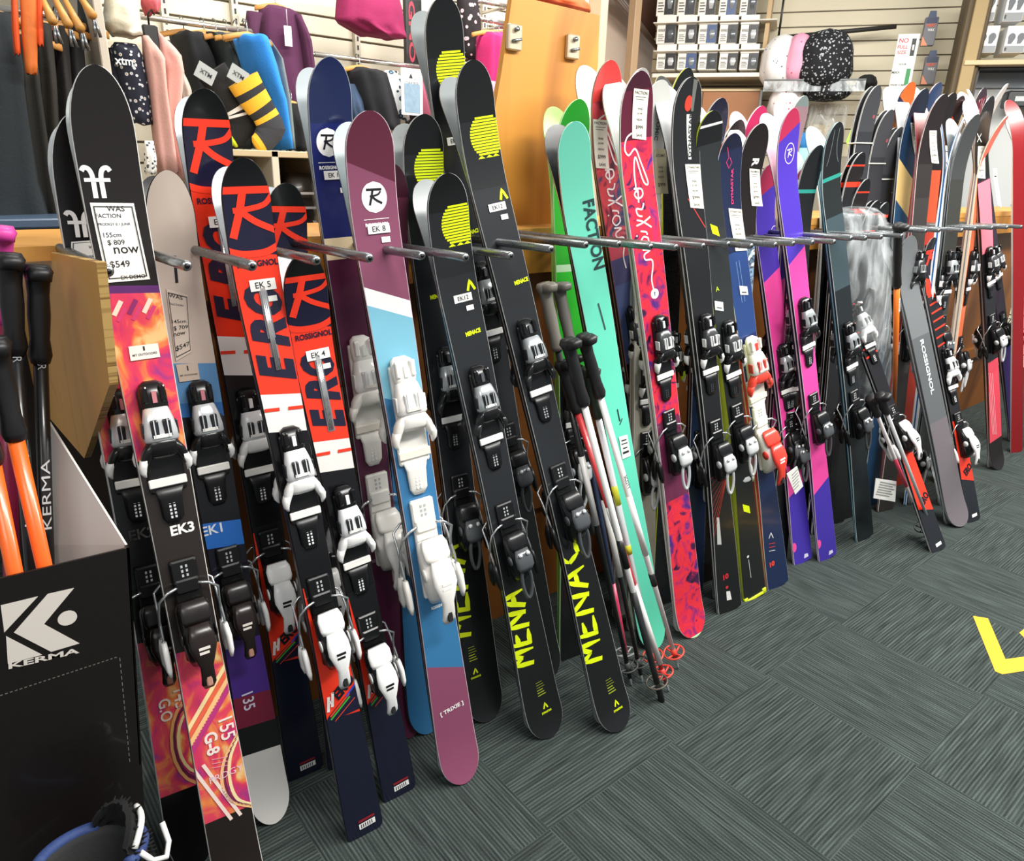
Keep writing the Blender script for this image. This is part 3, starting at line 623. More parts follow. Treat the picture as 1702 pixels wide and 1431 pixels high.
# red and navy piste pairs
def hero(lab, tip, tail, yt, code, toe, heel, lab2, V=None, yaw=5, w=(.092, .074, .108), ref=None, rshow=True, yr=None):
    s = Ski(lab, tip, tail, yt=yt, yr=yr, w=w, top=NAVY, base='B8BEC2', side='0D0D10', rim='0D0D10', yaw=yaw, R=.075, tilt=0)
    if ref is None:
        Y = {k: s.vy(y) for k, y in dict(bar=312, barb=330, rtop=318, rbot=398, arc=415, word=438, e1=470, h0=648, h1=710, rd0=968, hw0=1165, hw1=1215, end=1383).items()}; s.Y = Y
    else: Y = ref
    st = [(0, '171A2C'), (Y['hw0'] - .022, RED), (Y['rd0'], '111114'), (Y['h1'], 'E9E6E2'), (Y['h0'], RED), (Y['arc'], NAVY), (Y['barb'], NAVY), (Y['bar'], '0C0C0E')]
    s.topm = None
    mt = ramp_mat(st, .22, .10 * 0 + .012); 
    for i, q in enumerate(s.mb.mats):
        if i == 0: s.mb.mats[0] = mt
    L = s.L; cx = 0; H = lambda k: Y[k] * L
    r0, r1 = H('rbot'), H('bar'); s.rlogo(.002, (r0 + r1) / 2, .088, r1 - r0, RED, 1)
    s.curve([(-.05, H('arc') + .004), (-.02, H('arc') - .006), (.02, H('arc') - .006), (.05, H('arc') + .006)], .012, RED, 1)
    s.text('ROSSIGNOL', None, .011, NAVY, 0, w=.072, bold=.03, uvc=(.004, H('word')), k=2)
    # navy letters E R O stacked up the ski, each as wide as the ski, reading from tail to tip
    n3 = (H('e1') - H('h0') - .012) / 3
    for i, ch in enumerate('ERO'):
        yc = H('h0') + .012 + n3 * (i + .5); s.text(ch, None, .066, NAVY, 90, w=n3 * .93, bold=.06, shear=.35, uvc=(.002, yc), k=2)
    for sx in (-1, 1): s.stroke([(sx * .036, (H('h0') + H('h1')) / 2 - sx * .004), (sx * .008, (H('h0') + H('h1')) / 2 - sx * .001)], .0065, RED, 2)
    # black field round the heel, then the small printed word low on the tail
    s.quad([(-.022, H('rd0') - .13), (.05, H('rd0') - .17), (.05, H('rd0') + .01), (-.03, H('rd0') + .01)], '111114', 1)
    y0 = H('hw0')
    s.quad([(-.05, y0 - .036), (.05, y0 - .036), (.05, y0 + .034), (.049, y0 + .034)], NAVY, 2, n=10); s.text('ERO', None, .026, '141420', 36, w=.054, bold=.05, shear=.2, uvc=(.010, y0 + .030), k=3); s.stroke([(-.030, y0 - .012), (-.024, y0 + .022)], .006, 'EFEBE6', 3); s.stroke([(-.020, y0 - .004), (-.014, y0 + .028)], .006, 'EFEBE6', 3); s.stroke([(-.028, y0 + .004), (-.016, y0 + .012)], .005, 'EFEBE6', 3)
    for k_, (cl, o) in enumerate((('E0452A', 0), ('3FA63A', -.007), ('2A4CC0', .0))):
        if k_ == 2: s.stroke([(.012, y0 + .006), (.044, y0 + .032)], .004, cl, 4)
        else: s.stroke([(-.028, y0 - .025 + o), (.02, y0 + .010 + o)], .004, cl, 3 + (k_ == 1))
    s.stroke([(-.02, y0 - .04), (.03, y0 - .005)], .0018, 'E0452A', 3)
    s.quad([(-.012, .02), (.026, .02), (.026, .034), (-.012, .034)], 'EDEDEA', 2); s.quad([(-.012, .038), (.026, .038), (.026, .044), (-.012, .044)], '8E1F28', 2)
    for q in range(6): s.quad([(-.008 + q * .005, .022), (-.006 + q * .005, .022), (-.006 + q * .005, .032), (-.008 + q * .005, .032)], '222222', 3)
    if code:
        u, v = 0.006, H('word') - .038
        s.children.append((_label(s, u, v, .046, .020, code), 'sticker', 'white sticker with the code ' + code.replace('-', '')))
        s.children.append((_label(s, u + .012, v - .026, .018, .010, ''), 'sticker', None))
    if rshow:
        # chrome rail inset in the shovel
        y1 = H('e1') - .01; mbx = MB(); pts = [(.004, y1, s.zt(y1) + .001), (.004, y1 - .15, s.zt(y1 - .15) + .001)]
        for sx in (-.003, 0, .003): mbx.tube([(p[0] + sx, p[1], p[2] + .001) for p in pts], .0018, M('D9DCDD', .2, .8), 8)
        mbx.box((-.003, y1 - .154, s.zt(y1) + .0004), (.011, y1 + .004, s.zt(y1) + .0018), M('9DA2A5', .3, .6))
        s.children.append((mbx, 'chrome_inset', 'chrome strip inset in the ski'))
    s.finish('white', toe, heel, rearlabel=lab2); return s
def _label(s, u, v, w_, h_, t):
    mb = MB(); z = max(s.zt(v - h_ / 2), s.zt(v + h_ / 2)) + .0016
    mb.box((u - w_ / 2, v - h_ / 2, z), (u + w_ / 2, v + h_ / 2, z + .0004), M('F0EFEA', .6))
    if t: flat_text(mb, t, T(u, v, z + .0006), w=w_ * .6, col='222222', z=.0003, bold=.01)
    return mb
hB = hero('red and navy ski with code EK5, its flat tail nearest the camera', (402, 262), (607, 1384), None, 'EK 5', (520, 760), (570, 1040), 'rear ski of the red pair EK5, silver base showing left of the tip')
hA = hero('tallest red and navy ski, black tip and ROSSIGNOL word half hidden', (338, 147), (508, 1286), None, 'EK-5', (428, 700), (478, 960), 'rear ski of the tallest red pair, silver base left of its tip', ref=hB.Y, yr=1.44)
hC = hero('shorter red and navy ski with code EK4 right of the EK5 ski', (503, 421), (664, 1320), None, 'EK 4', (604, 850), (650, 1090), 'rear ski of the short red pair EK4, hidden behind it', ref=hB.Y)
hD = hero('red and black ski tip standing behind the EK4 ski', (475, 304), None, 1.34, '', (560, 700), (600, 960), 'rear ski of the pair behind the EK4 ski', ref=hB.Y, rshow=False)
# rossignol women's pairs
def roundel(s, px, r=.024):
    s.disc(px, r, 'F2F2F0', 1, ry=r * 1.12); u, v = s.at(*px); s.rlogo(u, v, r * 1.1, r * 1.2, '1A1A22', 2, bar=True)
    s.stroke([(u - r, v - r * 1.55), (u + r, v - r * 1.55)], .0012, 'F2F2F0', 1); s.text('ROSSIGNOL', None, .007, 'F2F2F0', w=r * 1.9, bold=.04, uvc=(u, v - r * 1.95))
s = Ski('tall navy ski with a white R roundel, cream band and maroon body', (547, 95), (676, 1216), stops=['14204A', (205, '1B2560'), (398, 'E3CFA8'), (432, '55213C')], yr=1.44, w=(.105, .088, .118), base='A9B2B6', side='2A2A33', rim='8E98A4', yaw=5, tailshape='round', R=.08)
roundel(s, (545, 237)); s.children += [(_label(s, *s.at(556, 291), .046, .017, 'EK 13'), 'sticker', 'white code sticker'), (_label(s, *s.at(572, 316), .018, .01, ''), 'sticker', None)]
s.text('ROSSIGNOL', (628, 930), .008, 'D8C8D0', w=.03)
s.finish('snow', (606, 620), (650, 880), sc=1.2, rearlabel='rear ski of the navy pair, silver base left of its tip')
s = Ski('plum and blue ski with white R roundel and white binding', (612, 184), (766, 1291), stops=['5A2236', (268, PLUM), (472, 'ECECEA'), (504, '79B7CD'), (655, '3878A8'), (1098, '8A4A66')], w=(.112, .094, .128), base='AEBABC', side='2B1A26', rim='C9B6BE', yaw=8, tailshape='round', R=.075, tilt=.028)
roundel(s, (622, 328), .026); s.children += [(_label(s, *s.at(629, 380), .046, .018, 'EK 8'), 'sticker', 'white code sticker'), (_label(s, *s.at(641, 398), .018, .011, ''), 'sticker', None)]
s.text('ROSSIGNOL', (728, 1007), .008, 'E8F0F4', w=.034, bold=.05); s.text('[ TRIXIE ]', (751, 1178), .014, 'F6F2F2', w=.062, bold=.03, ang=6)
s.finish('snow', (690, 655), (740, 925), sc=1.2, rearlabel='rear ski of the plum and blue pair, silver base left of its tip')
s = Ski('dark plum ski half hidden behind the plum and blue ski', (650, 272), yt=1.32, stops=['3C1A28', (330, '5A2A40'), (515, 'E6DDC8'), (537, '5F9FBC'), (700, '2E6A98')], w=(.105, .088, .118), base='A9B2B6', side='2B1A26', yaw=6, tailshape='round')
s.finish('snow', (690, 700), (725, 900), rearlabel='rear ski of the dark plum pair behind it')
# black pairs with the striped yellow sun
def sunlogo(s, px, r=.04, dx=0):
    u, v = s.at(*px); u += dx; ry = r * 1.12; n = 13
    for i in range(n):
        b0 = -.78 + 1.73 * i / n; hwd = math.sqrt(max(.02, 1 - min(1, b0 * b0))) * r; yy = v + b0 * ry
        s.quad([(u - hwd, yy - ry * .046), (u + hwd, yy - ry * .046), (u + hwd, yy + ry * .046), (u - hwd, yy + ry * .046)], NEON, 1, n=1)
    for q in (-.5, 0, .42): s.quad([(u + q * r - r * .22, v - ry * .97), (u + q * r + r * .22, v - ry * .97), (u + q * r + r * .04, v - ry * .86), (u + q * r - r * .04, v - ry * .86)], NEON, 1, n=1)
def menace(lab, tip, tail, yt, sun, tri, lbl, small, toe, heel, big, lab2, bigtext='MENACE', yaw=9, w=(.118, .092, .124), code='EK12', foot=None, base='8C9293', sdx=0, yr=None):
    s = Ski(lab, tip, tail, yt=yt, yr=yr, w=w, stops=['0C0D0E', (sun[1] - 20, '1B1D1F'), (sun[1] + 90, '222528'), ((tail or (0, 1100))[1] - 320, '17181A')], base=base, side='1A1B1C', rim='9EA2A2', yaw=yaw, tailshape='round', R=.075)
    sunlogo(s, sun, dx=sdx)
    if tri:
        u, v = s.at(*tri); s.stroke([(u - .008, v - .012), (u, v + .010), (u + .010, v - .012)], .006, NEON)
    if lbl: s.children += [(_label(s, *s.at(*lbl), .044, .017, code), 'sticker', 'white code sticker'), (_label(s, s.at(*lbl)[0] + .012, s.at(*lbl)[1] - .024, .018, .011, ''), 'sticker', None)]
    if small: s.text('MENACE', small, .010, NEON, 4, w=.038, bold=.05)
    if big:
        (x0, y0), (x1, y1) = s.at(*big[0]), s.at(*big[1]); n = len(bigtext); st = (y1 - y0) / n
        glyph = {'M': [[(0, 0), (.05, 1)], [(.05, 1), (.45, .45)], [(.45, .45), (.85, 1.08)], [(.85, 1.08), (.95, -.08)]], 'E': [[(.1, -.05), (.15, 1.05)], [(.05, .95), (.95, 1.02)], [(.05, .5), (.8, .56)], [(0, .02), (1.0, .0)]],
                 'N': [[(0, -.1), (.05, 1)], [(.05, 1), (.85, .02)], [(.85, -.05), (.95, 1.1)]], 'A': [[(0, -.1), (.5, 1.05)], [(.5, 1.05), (1, -.1)], [(.15, .35), (.9, .38)]], 'C': [[(.95, .95), (.4, 1.0)], [(.4, 1.0), (.05, .5)], [(.05, .5), (.45, .02)], [(.45, .02), (1.0, .1)]]}
        for i, ch in enumerate(bigtext):
            for seg in glyph[ch]:
                q = [(x0 - .032 + .064 * (1 - b_) + 0, y0 + st * (i + .08 + .8 * a_) + .012 * (b_ - .5)) for a_, b_ in seg]
                s.stroke([q[0], tuple((Vector(q[0]) + Vector(q[1])) / 2), q[1]], .007, NEON, 1, wds=[.012, .014, .005])
    if foot:
        u, v = s.at(*foot); s.stroke([(u - .006, v - .008), (u, v + .008), (u + .006, v - .008)], .004, NEON); s.text('DYNASTAR', None, .006, NEON, w=.03, bold=.05, uvc=(u, v - .018))
        for i in range(6): s.stroke([(u - .014, v + .035 + i * .008), (u + .010 - (i % 3) * .003, v + .035 + i * .008)], .0025 if i < 3 else .0012, 'AEBB30', 1)
    s.finish('smoke', toe, heel, rearlabel=lab2); return s
menace('black ski with striped yellow sun, middle-sized, behind the short one', (704, 190), (806, 1190), None, (712, 280), None, (725, 398), (727, 492), (748, 625), (795, 860), ((765, 1060), (778, 890)), 'rear ski of the middle-sized black pair, silver base left of tip', 'MENA', foot=(790, 1115), sdx=.006, yr=1.43, code='EK11')
menace('short black ski with striped yellow sun in front of the black group', (741, 288), (908, 1216), None, (762, 372), (781, 473), (769, 495), (786, 552), (825, 650), (872, 905), ((870, 1108), (872, 968)), 'rear ski of the short black pair, silver base left of its tip', 'MENA', foot=(906, 1172))
menace('tallest black ski, its tip cut off by the picture top', (736, -6), (908, 1120), None, (752, 118), None, (757, 234), (785, 385), (820, 480), (876, 770), None, 'rear ski of the tallest black pair, silver base showing at the top', foot=None, w=(.112, .09, .122), yr=1.44, code='EK14')
menace('tall black ski with striped yellow sun in front of the plywood sheet', (784, 100), (1023, 1206), None, (808, 226), (835, 322), (826, 344), (866, 467), (903, 572), (966, 840), ((985, 1102), (975, 880)), 'rear ski of the tall black pair before the plywood sheet', 'MENAC', foot=(1024, 1168), w=(.116, .09, .122))
# freeride pairs
s = Ski('bright green ski with a light green twin behind the mint ski', (962, 165), yt=1.30, stops=['1E8A22', (300, '2FA82A'), (440, 'C8E8C0'), (452, '2FC42A'), (612, '16181A')], w=(.115, .095, .125), base='A5E87A', side='8AE04A', rim='BDE8B0', yaw=8)
s.finish('black', (978, 640), (1010, 760), rearlabel='light green base of the bright green pair')
s = Ski('mint green ski without binding, printed FACTION down its length', (952, 202), (1084, 1070), stops=['5FB39C', (300, '6BE3C4'), (700, '68DDBF'), (880, '5AC9A6')], const=False, w=(.105, .088, .118), base='2A2C2E', side='121314', rim='A6F0DC', yaw=12, R=.07, tailshape='round', rise=.04)
s.text('FACTION', (981, 392), .034, '23383A', -90, w=.17, bold=.03, uvc=(.026, s.at(981, 392)[1]))
s.stroke([s.at(994, 504), s.at(1006, 548)], .0045, '37504C'); s.stroke([s.at(1026, 680), s.at(1030, 700)], .004, '2A3A3A'); s.stroke([s.at(1034, 695), s.at(1030, 706)], .003, '2A3A3A')
s.tagcard([(1034, 763), (1048, 757), (1042, 722), (1028, 726)], 'white barcode sticker', [('-.6', .5, .8, .06, '333333'), ('-.7', .5, .65, .05, '333333'), ('-.5', .5, .45, .06, '333333'), ('-.7', .5, .25, .1, '222222')], 'sticker')
s.finish(None, None, None, rearlabel='dark rear ski strapped behind the mint ski')
def tagz(s, c4, head, label='tall paper price tag', body=None):
    L = [(head, .5, .93, .07, '1A1A1A'), ('-.7', .5, .85, .012, '555555'), ('-.55', .45, .80, .010, '555555'), ('WAS', .5, .62, .045, '1A1A1A'), ('$1199', .5, .52, .045, '1A1A1A'), ('NOW', .5, .40, .045, '1A1A1A'), ('$999', .5, .24, .09, '1A1A1A'), ('SAVE', .5, .08, .06, '1A1A1A')]
    s.tagcard(c4, label, L, bg='EAE8DA')
SCR = [(0, .2), (-.9, .5), (-.7, 1.0), (0, .9), (.9, .3), (.7, -.1), (.1, .6), (-.1, 1.2)]
def script(s, px, col='F4ECEC', wd=.0045, H=.30):
    """flowing handwritten brand word down the ski: f a c t i o n"""
    u, v = s.at(*px); k = H
    P = [(.0, .06), (-.022, .05), (-.030, .025), (-.018, .008), (.004, .02), (.020, -.015), (.036, -.06), (.034, -.072), (.022, -.060), (.004, .00), (-.004, -.03), (-.004, -.085)]
    s.curve([(u + a, v + b) for a, b in P], wd, col, 2)
    y = v - .075
    for (pts) in ([(-.012, 0), (.012, -.004), (.014, -.020), (-.002, -.026), (-.012, -.014), (.0, -.004), (-.002, -.036)],
                  [(.014, -.040), (.006, -.054), (-.012, -.050), (-.010, -.066), (.004, -.072)],
                  [(.030, -.078), (.004, -.088), (-.020, -.092)], [(-.016, -.078), (.004, -.086), (.030, -.105)],
                  [(-.008, -.108), (.010, -.114), (.012, -.122)], [(-.024, -.116), (-.021, -.119)],
                  [(.014, -.130), (.0, -.124), (-.012, -.136), (-.002, -.150), (.013, -.144), (.014, -.130)],
                  [(-.010, -.156), (.014, -.162), (-.006, -.170), (-.004, -.184), (.016, -.188), (.018, -.205), (.008, -.240), (.012, -.275)]):
        s.curve([(u + a, y + b) for a, b in pts], wd, col, 2)
REDB = ['4A3A48', '3D4A6E', 'C94A50', 'D8505A', '7A3040', '2A2A33']
s = Ski('red and slate ski with handwritten script, behind the mint ski', (1012, 100), (1106, 986), stops=['C23A38', (165, BL), (400, 'C04A5A'), (430, '4A4A78'), (470, '4E5E8E'), (600, '231C22'), (870, 'D8D5D0')], yr=1.43, w=(.118, .096, .13), blotch=REDB, bscale=1.6, base='F4F6F6', side='2A2226', rim='A86A66', yaw=9, tailshape='round', R=.1)
script(s, (1006, 232)); tagz(s, [(990, 279), (1012, 281), (1009, 200), (985, 198)], 'FACTION'); s.disc((1014, 470), .014, 'F2EEEE', 1)
s.finish('race', (1042, 550), (1078, 735), rearlabel='white base of the red and slate pair, left of its tip')
s = Ski('bright red ski with flowing white script and splashed tail', (1063, 118), (1148, 1052), stops=['3E1424', (150, '5A1A30'), (235, BL), (700, '6A2A4A'), (830, BL)], w=(.124, .102, .136), blotch=['4A2478', '8E2A6A', 'D02A50', 'E23038', 'D02848', '4A1A4A', '2A1420'], bscale=2.6, base='FAFAFA', side='F0EDEA', rim='D9D2D2', yaw=9, tailshape='round', R=.09)
script(s, (1054, 262)); tagz(s, [(1050, 230), (1073, 233), (1078, 150), (1053, 147)], 'FACTION'); s.disc((1088, 488), .014, 'F4EFEF', 1); s.text('!', (1088, 488), .012, '222222', bold=.05)
s.finish('race', (1110, 560), (1146, 735), rearlabel='white base and sidewall of the bright red pair')
s = Ski('plain silver-grey ski tip behind the bright red ski', (1068, 113), yt=1.36, top='9C9A96', w=(.11, .09, .12), base='C9C7C2', side='DAD8D4', yaw=6); s.finish('race', (1115, 560), (1140, 740), rearlabel='rear ski of the plain silver-grey pair')
s = Ski('pale grey ski with a beige price tag right of the red script ski', (1100, 133), yt=1.28, stops=['B9BAB6', (200, 'C2C2BC'), (360, 'A8A698'), (420, 'A09E8C')], w=(.118, .1, .128), base='E0E0DC', side='C8C6BE', rim='E4E4E0', yaw=9, const=False)
s.text('ATOMIC', (1093, 210), .014, '3A4A50', -90, bold=.03); s.tagcard([(1090, 322), (1110, 322), (1107, 248), (1087, 248)], 'beige price tag', [('ATOMIC', .5, .86, .08, '333333'), ('WAS', .5, .6, .05, '222222'), ('$1299', .5, .5, .05, '222222'), ('NOW', .5, .38, .05, '222222'), ('$999', .5, .2, .1, '222222')], bg='B5AE90'); s.quad([s.at(1098, 345), s.at(1113, 358), s.at(1113, 350), s.at(1098, 337)], '3A6A8A', 1)
s.finish('race', (1140, 600), (1165, 760), rearlabel='rear ski of the pale grey pair')
s = Ski('black ski with bright yellow edges behind the pale grey ski', (1143, 113), yt=1.32, top='15181A', w=(.095, .07, .11), base='2A2C2A', side='DCEB3A', rim='C8D83A', yaw=10); s.finish('lime', (1170, 580), (1190, 740), rearlabel='rear ski of the yellow-edged black pair')
# carving pairs
s = Ski('black carving ski with a red emblem and number 10 on its tail', (1147, 128), (1212, 1014), stops=['1C1D1F', (600, '17181A')], w=(.112, .078, .124), base='C9CCCC', side='1A1B1C', edge='D8DADA', rim='C4C6C4', yaw=12, R=.08, th=.016)
s.quad([s.at(1148, 185), s.at(1152, 185), s.at(1160, 133), s.at(1153, 131)], '6A6C66', 1); s.disc((1144, 172), .012, 'E8402E', 1, ry=.019); s.quad([s.at(1144, 265), s.at(1149, 265), s.at(1149, 190), s.at(1141, 190)], 'D9DAD6', 1); s.text('DYNASTAR', (1146, 225), .010, '2A2A2C', 90, w=.11, bold=.03)
tagz(s, [(1147, 345), (1169, 347), (1163, 273), (1138, 273)], 'DYNASTAR')
for i in range(9): s.stroke([s.at(1176 + i * 1.2, 800 + i * 12), s.at(1212 - i * 0.6, 772 + i * 3)], .0012, 'C4402E')
s.stroke([s.at(1143, 330), s.at(1172, 378)], .003, 'B83A3A'); s.quad([s.at(1192, 905), s.at(1199, 905), s.at(1195, 860), s.at(1191, 860)], 'B9BBB8', 1); s.text('10', (1206, 958), .022, 'C8303A', bold=.05); s.disc((1208, 976), .006, 'C8303A'); s.quad([s.at(1208, 998), s.at(1216, 996), s.at(1213, 982), s.at(1207, 983)], 'E4E4E0', 1)
s.finish('race', (1175, 560), (1192, 760), rearlabel='silver base of the black carving pair with the red emblem')
s = Ski('black carving ski edged in yellow with a yellow tail protector', (1183, 184), (1253, 992), stops=['0E0F10', (208, 'D8D8D4'), (211, '0E0F10'), (240, '262A2B'), (385, '2B2F30'), (620, '1B1D1D')], w=(.108, .075, .12), base='1E2020', side='D6E83C', edge='E2EE5A', rim='2A2C2C', yaw=12, R=.07, th=.016)
s.pquad([(1184, 388), (1196, 393), (1192, 377), (1180, 372)], NEON); s.pquad([(1236, 850), (1247, 853), (1245, 841), (1234, 838)], NEON); s.text('A', (1192, 480), .014, 'B9D026', bold=.03); s.disc((1243, 925), .005, 'E0E0DC', 1); s.stroke([s.at(1244, 930), s.at(1248, 960)], .003, 'A9ABA6')
s.tagcard([(1188, 515), (1202, 517), (1201, 502), (1187, 500)], 'small white sticker', [('-.6', .5, .3, .12, '333333')], 'sticker')
mbx = MB(); hwx = s.hw(.02) + .002; mbx.box((-hwx, -.001, -.001), (hwx, .010, s.tk(.01) + .004), M('DCEB2A', .35), None, .002); mbx.box((-hwx, .0, 0), (-hwx + .018, .02, s.tk(.01) + .004), M('DCEB2A', .35), None, .002); mbx.box((hwx - .018, .0, 0), (hwx, .02, s.tk(.01) + .004), M('DCEB2A', .35), None, .002); s.children.append((mbx, 'tail_protector', 'bright yellow tail protector'))
s.finish('race', (1210, 570), (1232, 730), rearlabel='rear ski of the yellow-edged carving pair')
s = Ski('dark navy ski with small pink marks behind the yellow-edged ski', (1199, 163), yt=1.30, stops=['15152A', (200, '1A1C38'), (230, '2A3A5A')], w=(.112, .08, .12), base='D9D9DC', side='1A1A2A', rim='C9C9CE', yaw=12); s.disc((1188, 205), .006, 'C83A6A'); s.finish('race', (1205, 590), (1225, 760), rearlabel='rear ski of the dark navy pair with pink marks')
s = Ski('black ski tip leaning behind the navy ski with pink lettering', (1229, 199), yt=1.32, top='17120F', w=(.11, .08, .12), base='DADAD8', side='D6D6D2', yaw=10); s.finish('race', (1225, 600), (1250, 760), rearlabel='rear ski of the black pair behind the navy ski')
s = Ski('navy carving ski with pink lettering and a red 10 on the tail', (1216, 222), (1292, 974), stops=['141830', (250, '1B2444'), (420, '27427A'), (560, '202E5E'), (700, '1B2A4E')], w=(.112, .076, .122), base='C4C8CA', side='D24A42', edge='D8D8D8', rim='BFC4C8', yaw=12, R=.07, th=.016)
s.text('DYNASTAR', (1216, 310), .009, 'D8407A', 90, w=.10, bold=.03); s.stroke([s.at(1209, 245), s.at(1211, 262), s.at(1207, 270), s.at(1211, 280), s.at(1216, 270), s.at(1213, 262)], .002, 'D8407A'); s.text('10', (1283, 937), .022, 'E8483C', bold=.06); s.stroke([s.at(1278, 895), s.at(1281, 885), s.at(1285, 894)], .003, 'E8E8E8')
for i in range(3): s.stroke([s.at(1278, 904 + i * 6), s.at(1288, 902 + i * 6)], .0022, 'E8483C' if i < 2 else 'E8E8E8')
for dx in (-.006, .006): s.stroke([(dx, s.at(1235, 430)[1]), (dx, s.at(1240, 500)[1])], .0012, '8AB0E0')
tagz(s, [(1222, 417), (1241, 416), (1232, 348), (1210, 346)], 'DYNASTAR'); s.tagcard([(1230, 490), (1243, 490), (1241, 476), (1228, 475)], 'small white sticker', [('-.6', .5, .3, .12, '333333')], 'sticker')
s.finish('coral', (1262, 595), (1280, 735), sc=1.2, rearlabel='silver base of the navy carving pair with pink lettering')
ICE = ['BFD8EA', 'E8F0F4', '26324A', '8AB0D0', '1A1E2C', 'D8E4EE']
s = Ski('black ski with big white letters turning to an icy blue marbled body', (1266, 205), yt=1.22, stops=['17110F', (385, BL), (485, 'EE9A94'), (600, 'E86A5C'), (760, '3A3F48')], w=(.118, .09, .126), blotch=ICE, bscale=3, base='B4B8BC', side='1A1B1E', rim='C8C4C0', yaw=12, R=.08, tilt=.02)
s.text('R', (1255, 270), .026, 'EFEFEA', -90, bold=.04); s.text('Y', (1265, 368), .026, 'EFEFEA', -90, bold=.04); tagz(s, [(1249, 342), (1267, 343), (1262, 282), (1245, 280)], 'SALOMON')
s.finish('lime', (1225, 570) if False else (1290, 600), (1305, 760), rearlabel='silver base of the black pair with big white letters')
s = Ski('magenta ski tip with a pale pink twin behind the lettered black ski', (1266, 176), yt=1.34, stops=['B92A5C', (290, '2A1E5A')], w=(.112, .09, .12), base='F0D0DC', side='E8D8DE', yaw=11); s.finish('black', (1290, 600), (1310, 760), rearlabel='pale pink base of the magenta pair')
def purple(lab, tip, tail, yt, toe, heel, lab2, y0, y1, stick=False, rr=None, yr=None):
    s = Ski(lab, tip, tail, yt=yt, yr=yr, w=(.106, .082, .116), stops=['B0284E', (y0, '4A32AE'), (470 if not stick else 440, 'EC4AA2'), ((tail or (0, 900))[1] - 110, '4230A4')], base='F2D6E2', side='1A1430', edge='ECE8F0', rim='D9C4D4', yaw=12, R=.08, tilt=-.03, blotch=None)
    u, v = s.at(*rr) if rr else (0, 1.2); pts = [(u + .020 * math.cos(a_), v + .030 * math.sin(a_)) for a_ in [i * math.pi / 10 for i in range(21)]]; s.stroke(pts, .0025, 'E4DCF2'); s.rlogo(u, v, .02, .026, 'E4DCF2', 1)
    if tail:
        u, v = s.at(tail[0] - 14, tail[1] - 20); s.disc(None, .013, 'F0509E', 1, uvc=(u, v + .01), ry=.02); s.quad([(.004, .016), (.028, .016), (.026, .03), (.008, .034)], 'DAD6EE', 1)
    s.finish('smoke', toe, heel, rearlabel=lab2); return s
purple('purple ski with a crimson tip, left of the two purple tails', (1279, 273), (1334, 934), None, (1310, 600), (1326, 745), 'rear ski of the left purple pair', 330, 0, rr=(1288, 390), yr=1.43)
s = purple('tallest purple ski with a crimson tip and white R circle', (1317, 180), (1375, 928), None, (1352, 520), (1366, 700), 'pale pink base of the tallest purple pair', 235, 0, True, (1312, 255)); 
s = purple('small purple ski with a crimson tip right of the tallest purple ski', (1340, 276), None, 1.30, (1365, 600), (1380, 745), 'rear ski of the small purple pair', 330, 0, rr=(1330, 342))
s = Ski('grey ski tip with a pink twin behind the tallest purple ski', (1337, 159), yt=1.36, stops=['6E7A78', (180, '8A6E74')], w=(.1, .08, .11), base='F0C8CE', side='C8C8C8', yaw=11); s.finish('black', (1350, 560), (1362, 740), rearlabel='pink base of the grey-tipped pair')
TEAL = '2A8E82'
s = Ski('black ski with a thin teal bar, half hidden by the purple skis', (1362, 241), yt=1.24, stops=['121415', (318, TEAL), (323, '101213'), (700, '15181A')], w=(.108, .085, .116), base='CFE6E2', side='15181A', rim='9AA8A6', yaw=12); s.finish('smoke', (1385, 590), (1398, 720), rearlabel='pale base of the half hidden teal-barred pair')
s = Ski('tall black ski with fine white lines and a teal bar near its tip', (1392, 203), (1437, 896), stops=['111314', (294, TEAL), (300, '1C2122'), (360, '3A4A50'), (480, '1A2024')], const=True, w=(.11, .088, .118), base='CDE8EA', side='1C2A33', edge='8AC4DA', rim='C0CCCA', yaw=12, R=.085)
for dx in (-.012, .012): s.curve([(dx, s.L - .02), (dx, s.at(1384, 240)[1]), (dx * 1.6, s.at(1380, 262)[1]), (dx * 2.4, s.at(1378, 275)[1])], .0012, '8FA0A0')
s.finish('smoke', (1420, 560), (1436, 690), rearlabel='icy base of the tall teal-barred pair')
s = Ski('small black ski tip beside the clear plastic sleeves', (1406, 284), yt=1.34, top='141617', w=(.1, .08, .108), base='CDD4D2', side='C4CCCA', yaw=11); s.finish('black', (1420, 600), (1430, 720), rearlabel='rear ski of the small black pair by the sleeves')
# smoked-grey new skis, banded in nested pairs
def nested(lab, tip, yt, w=(.1, .082, .11), stops=None, top=None, lab2='', rimc='C9CCCC', logo=None, band=None, yaw=14, grp=None, bandlab=''):
    s = Ski(lab, tip, yt=yt, w=w, stops=stops, top=top or '2B2C2F', base='5A5D60', side='1A1B1D', edge='B8BCBC', rim=rimc, yaw=yaw, R=.09, rise=.05)
    if logo: s.disc(logo, .007, '8A4450', 1)
    s.finish(None, None, None, rear=False)
    r2 = empty('ski', s.mat @ Matrix.Translation((-.004, 0, -.022)), lab2, 'ski', s.group); q = s.bd.copy(); COL.objects.link(q); q.parent = r2
    if band:
        u, y = s.at(*band); h = s.hw(y) + .003; z0 = s.zb(y) - .026; z1 = s.zt(y) + .003; mb = MB(); mb.tube([(-h - .004, y, z0), (h - .002, y, z0), (h, y, z1), (-h, y, z1)], .0026, M('D9DAC8', .5), 6, closed=True)
        o = mb.build('rubber_band'); o.matrix_world = s.mat; tag(o, bandlab, 'rubber band')
    return s
SMK = ['232427', '3A3C40', '4E5054', '2A2B2E']
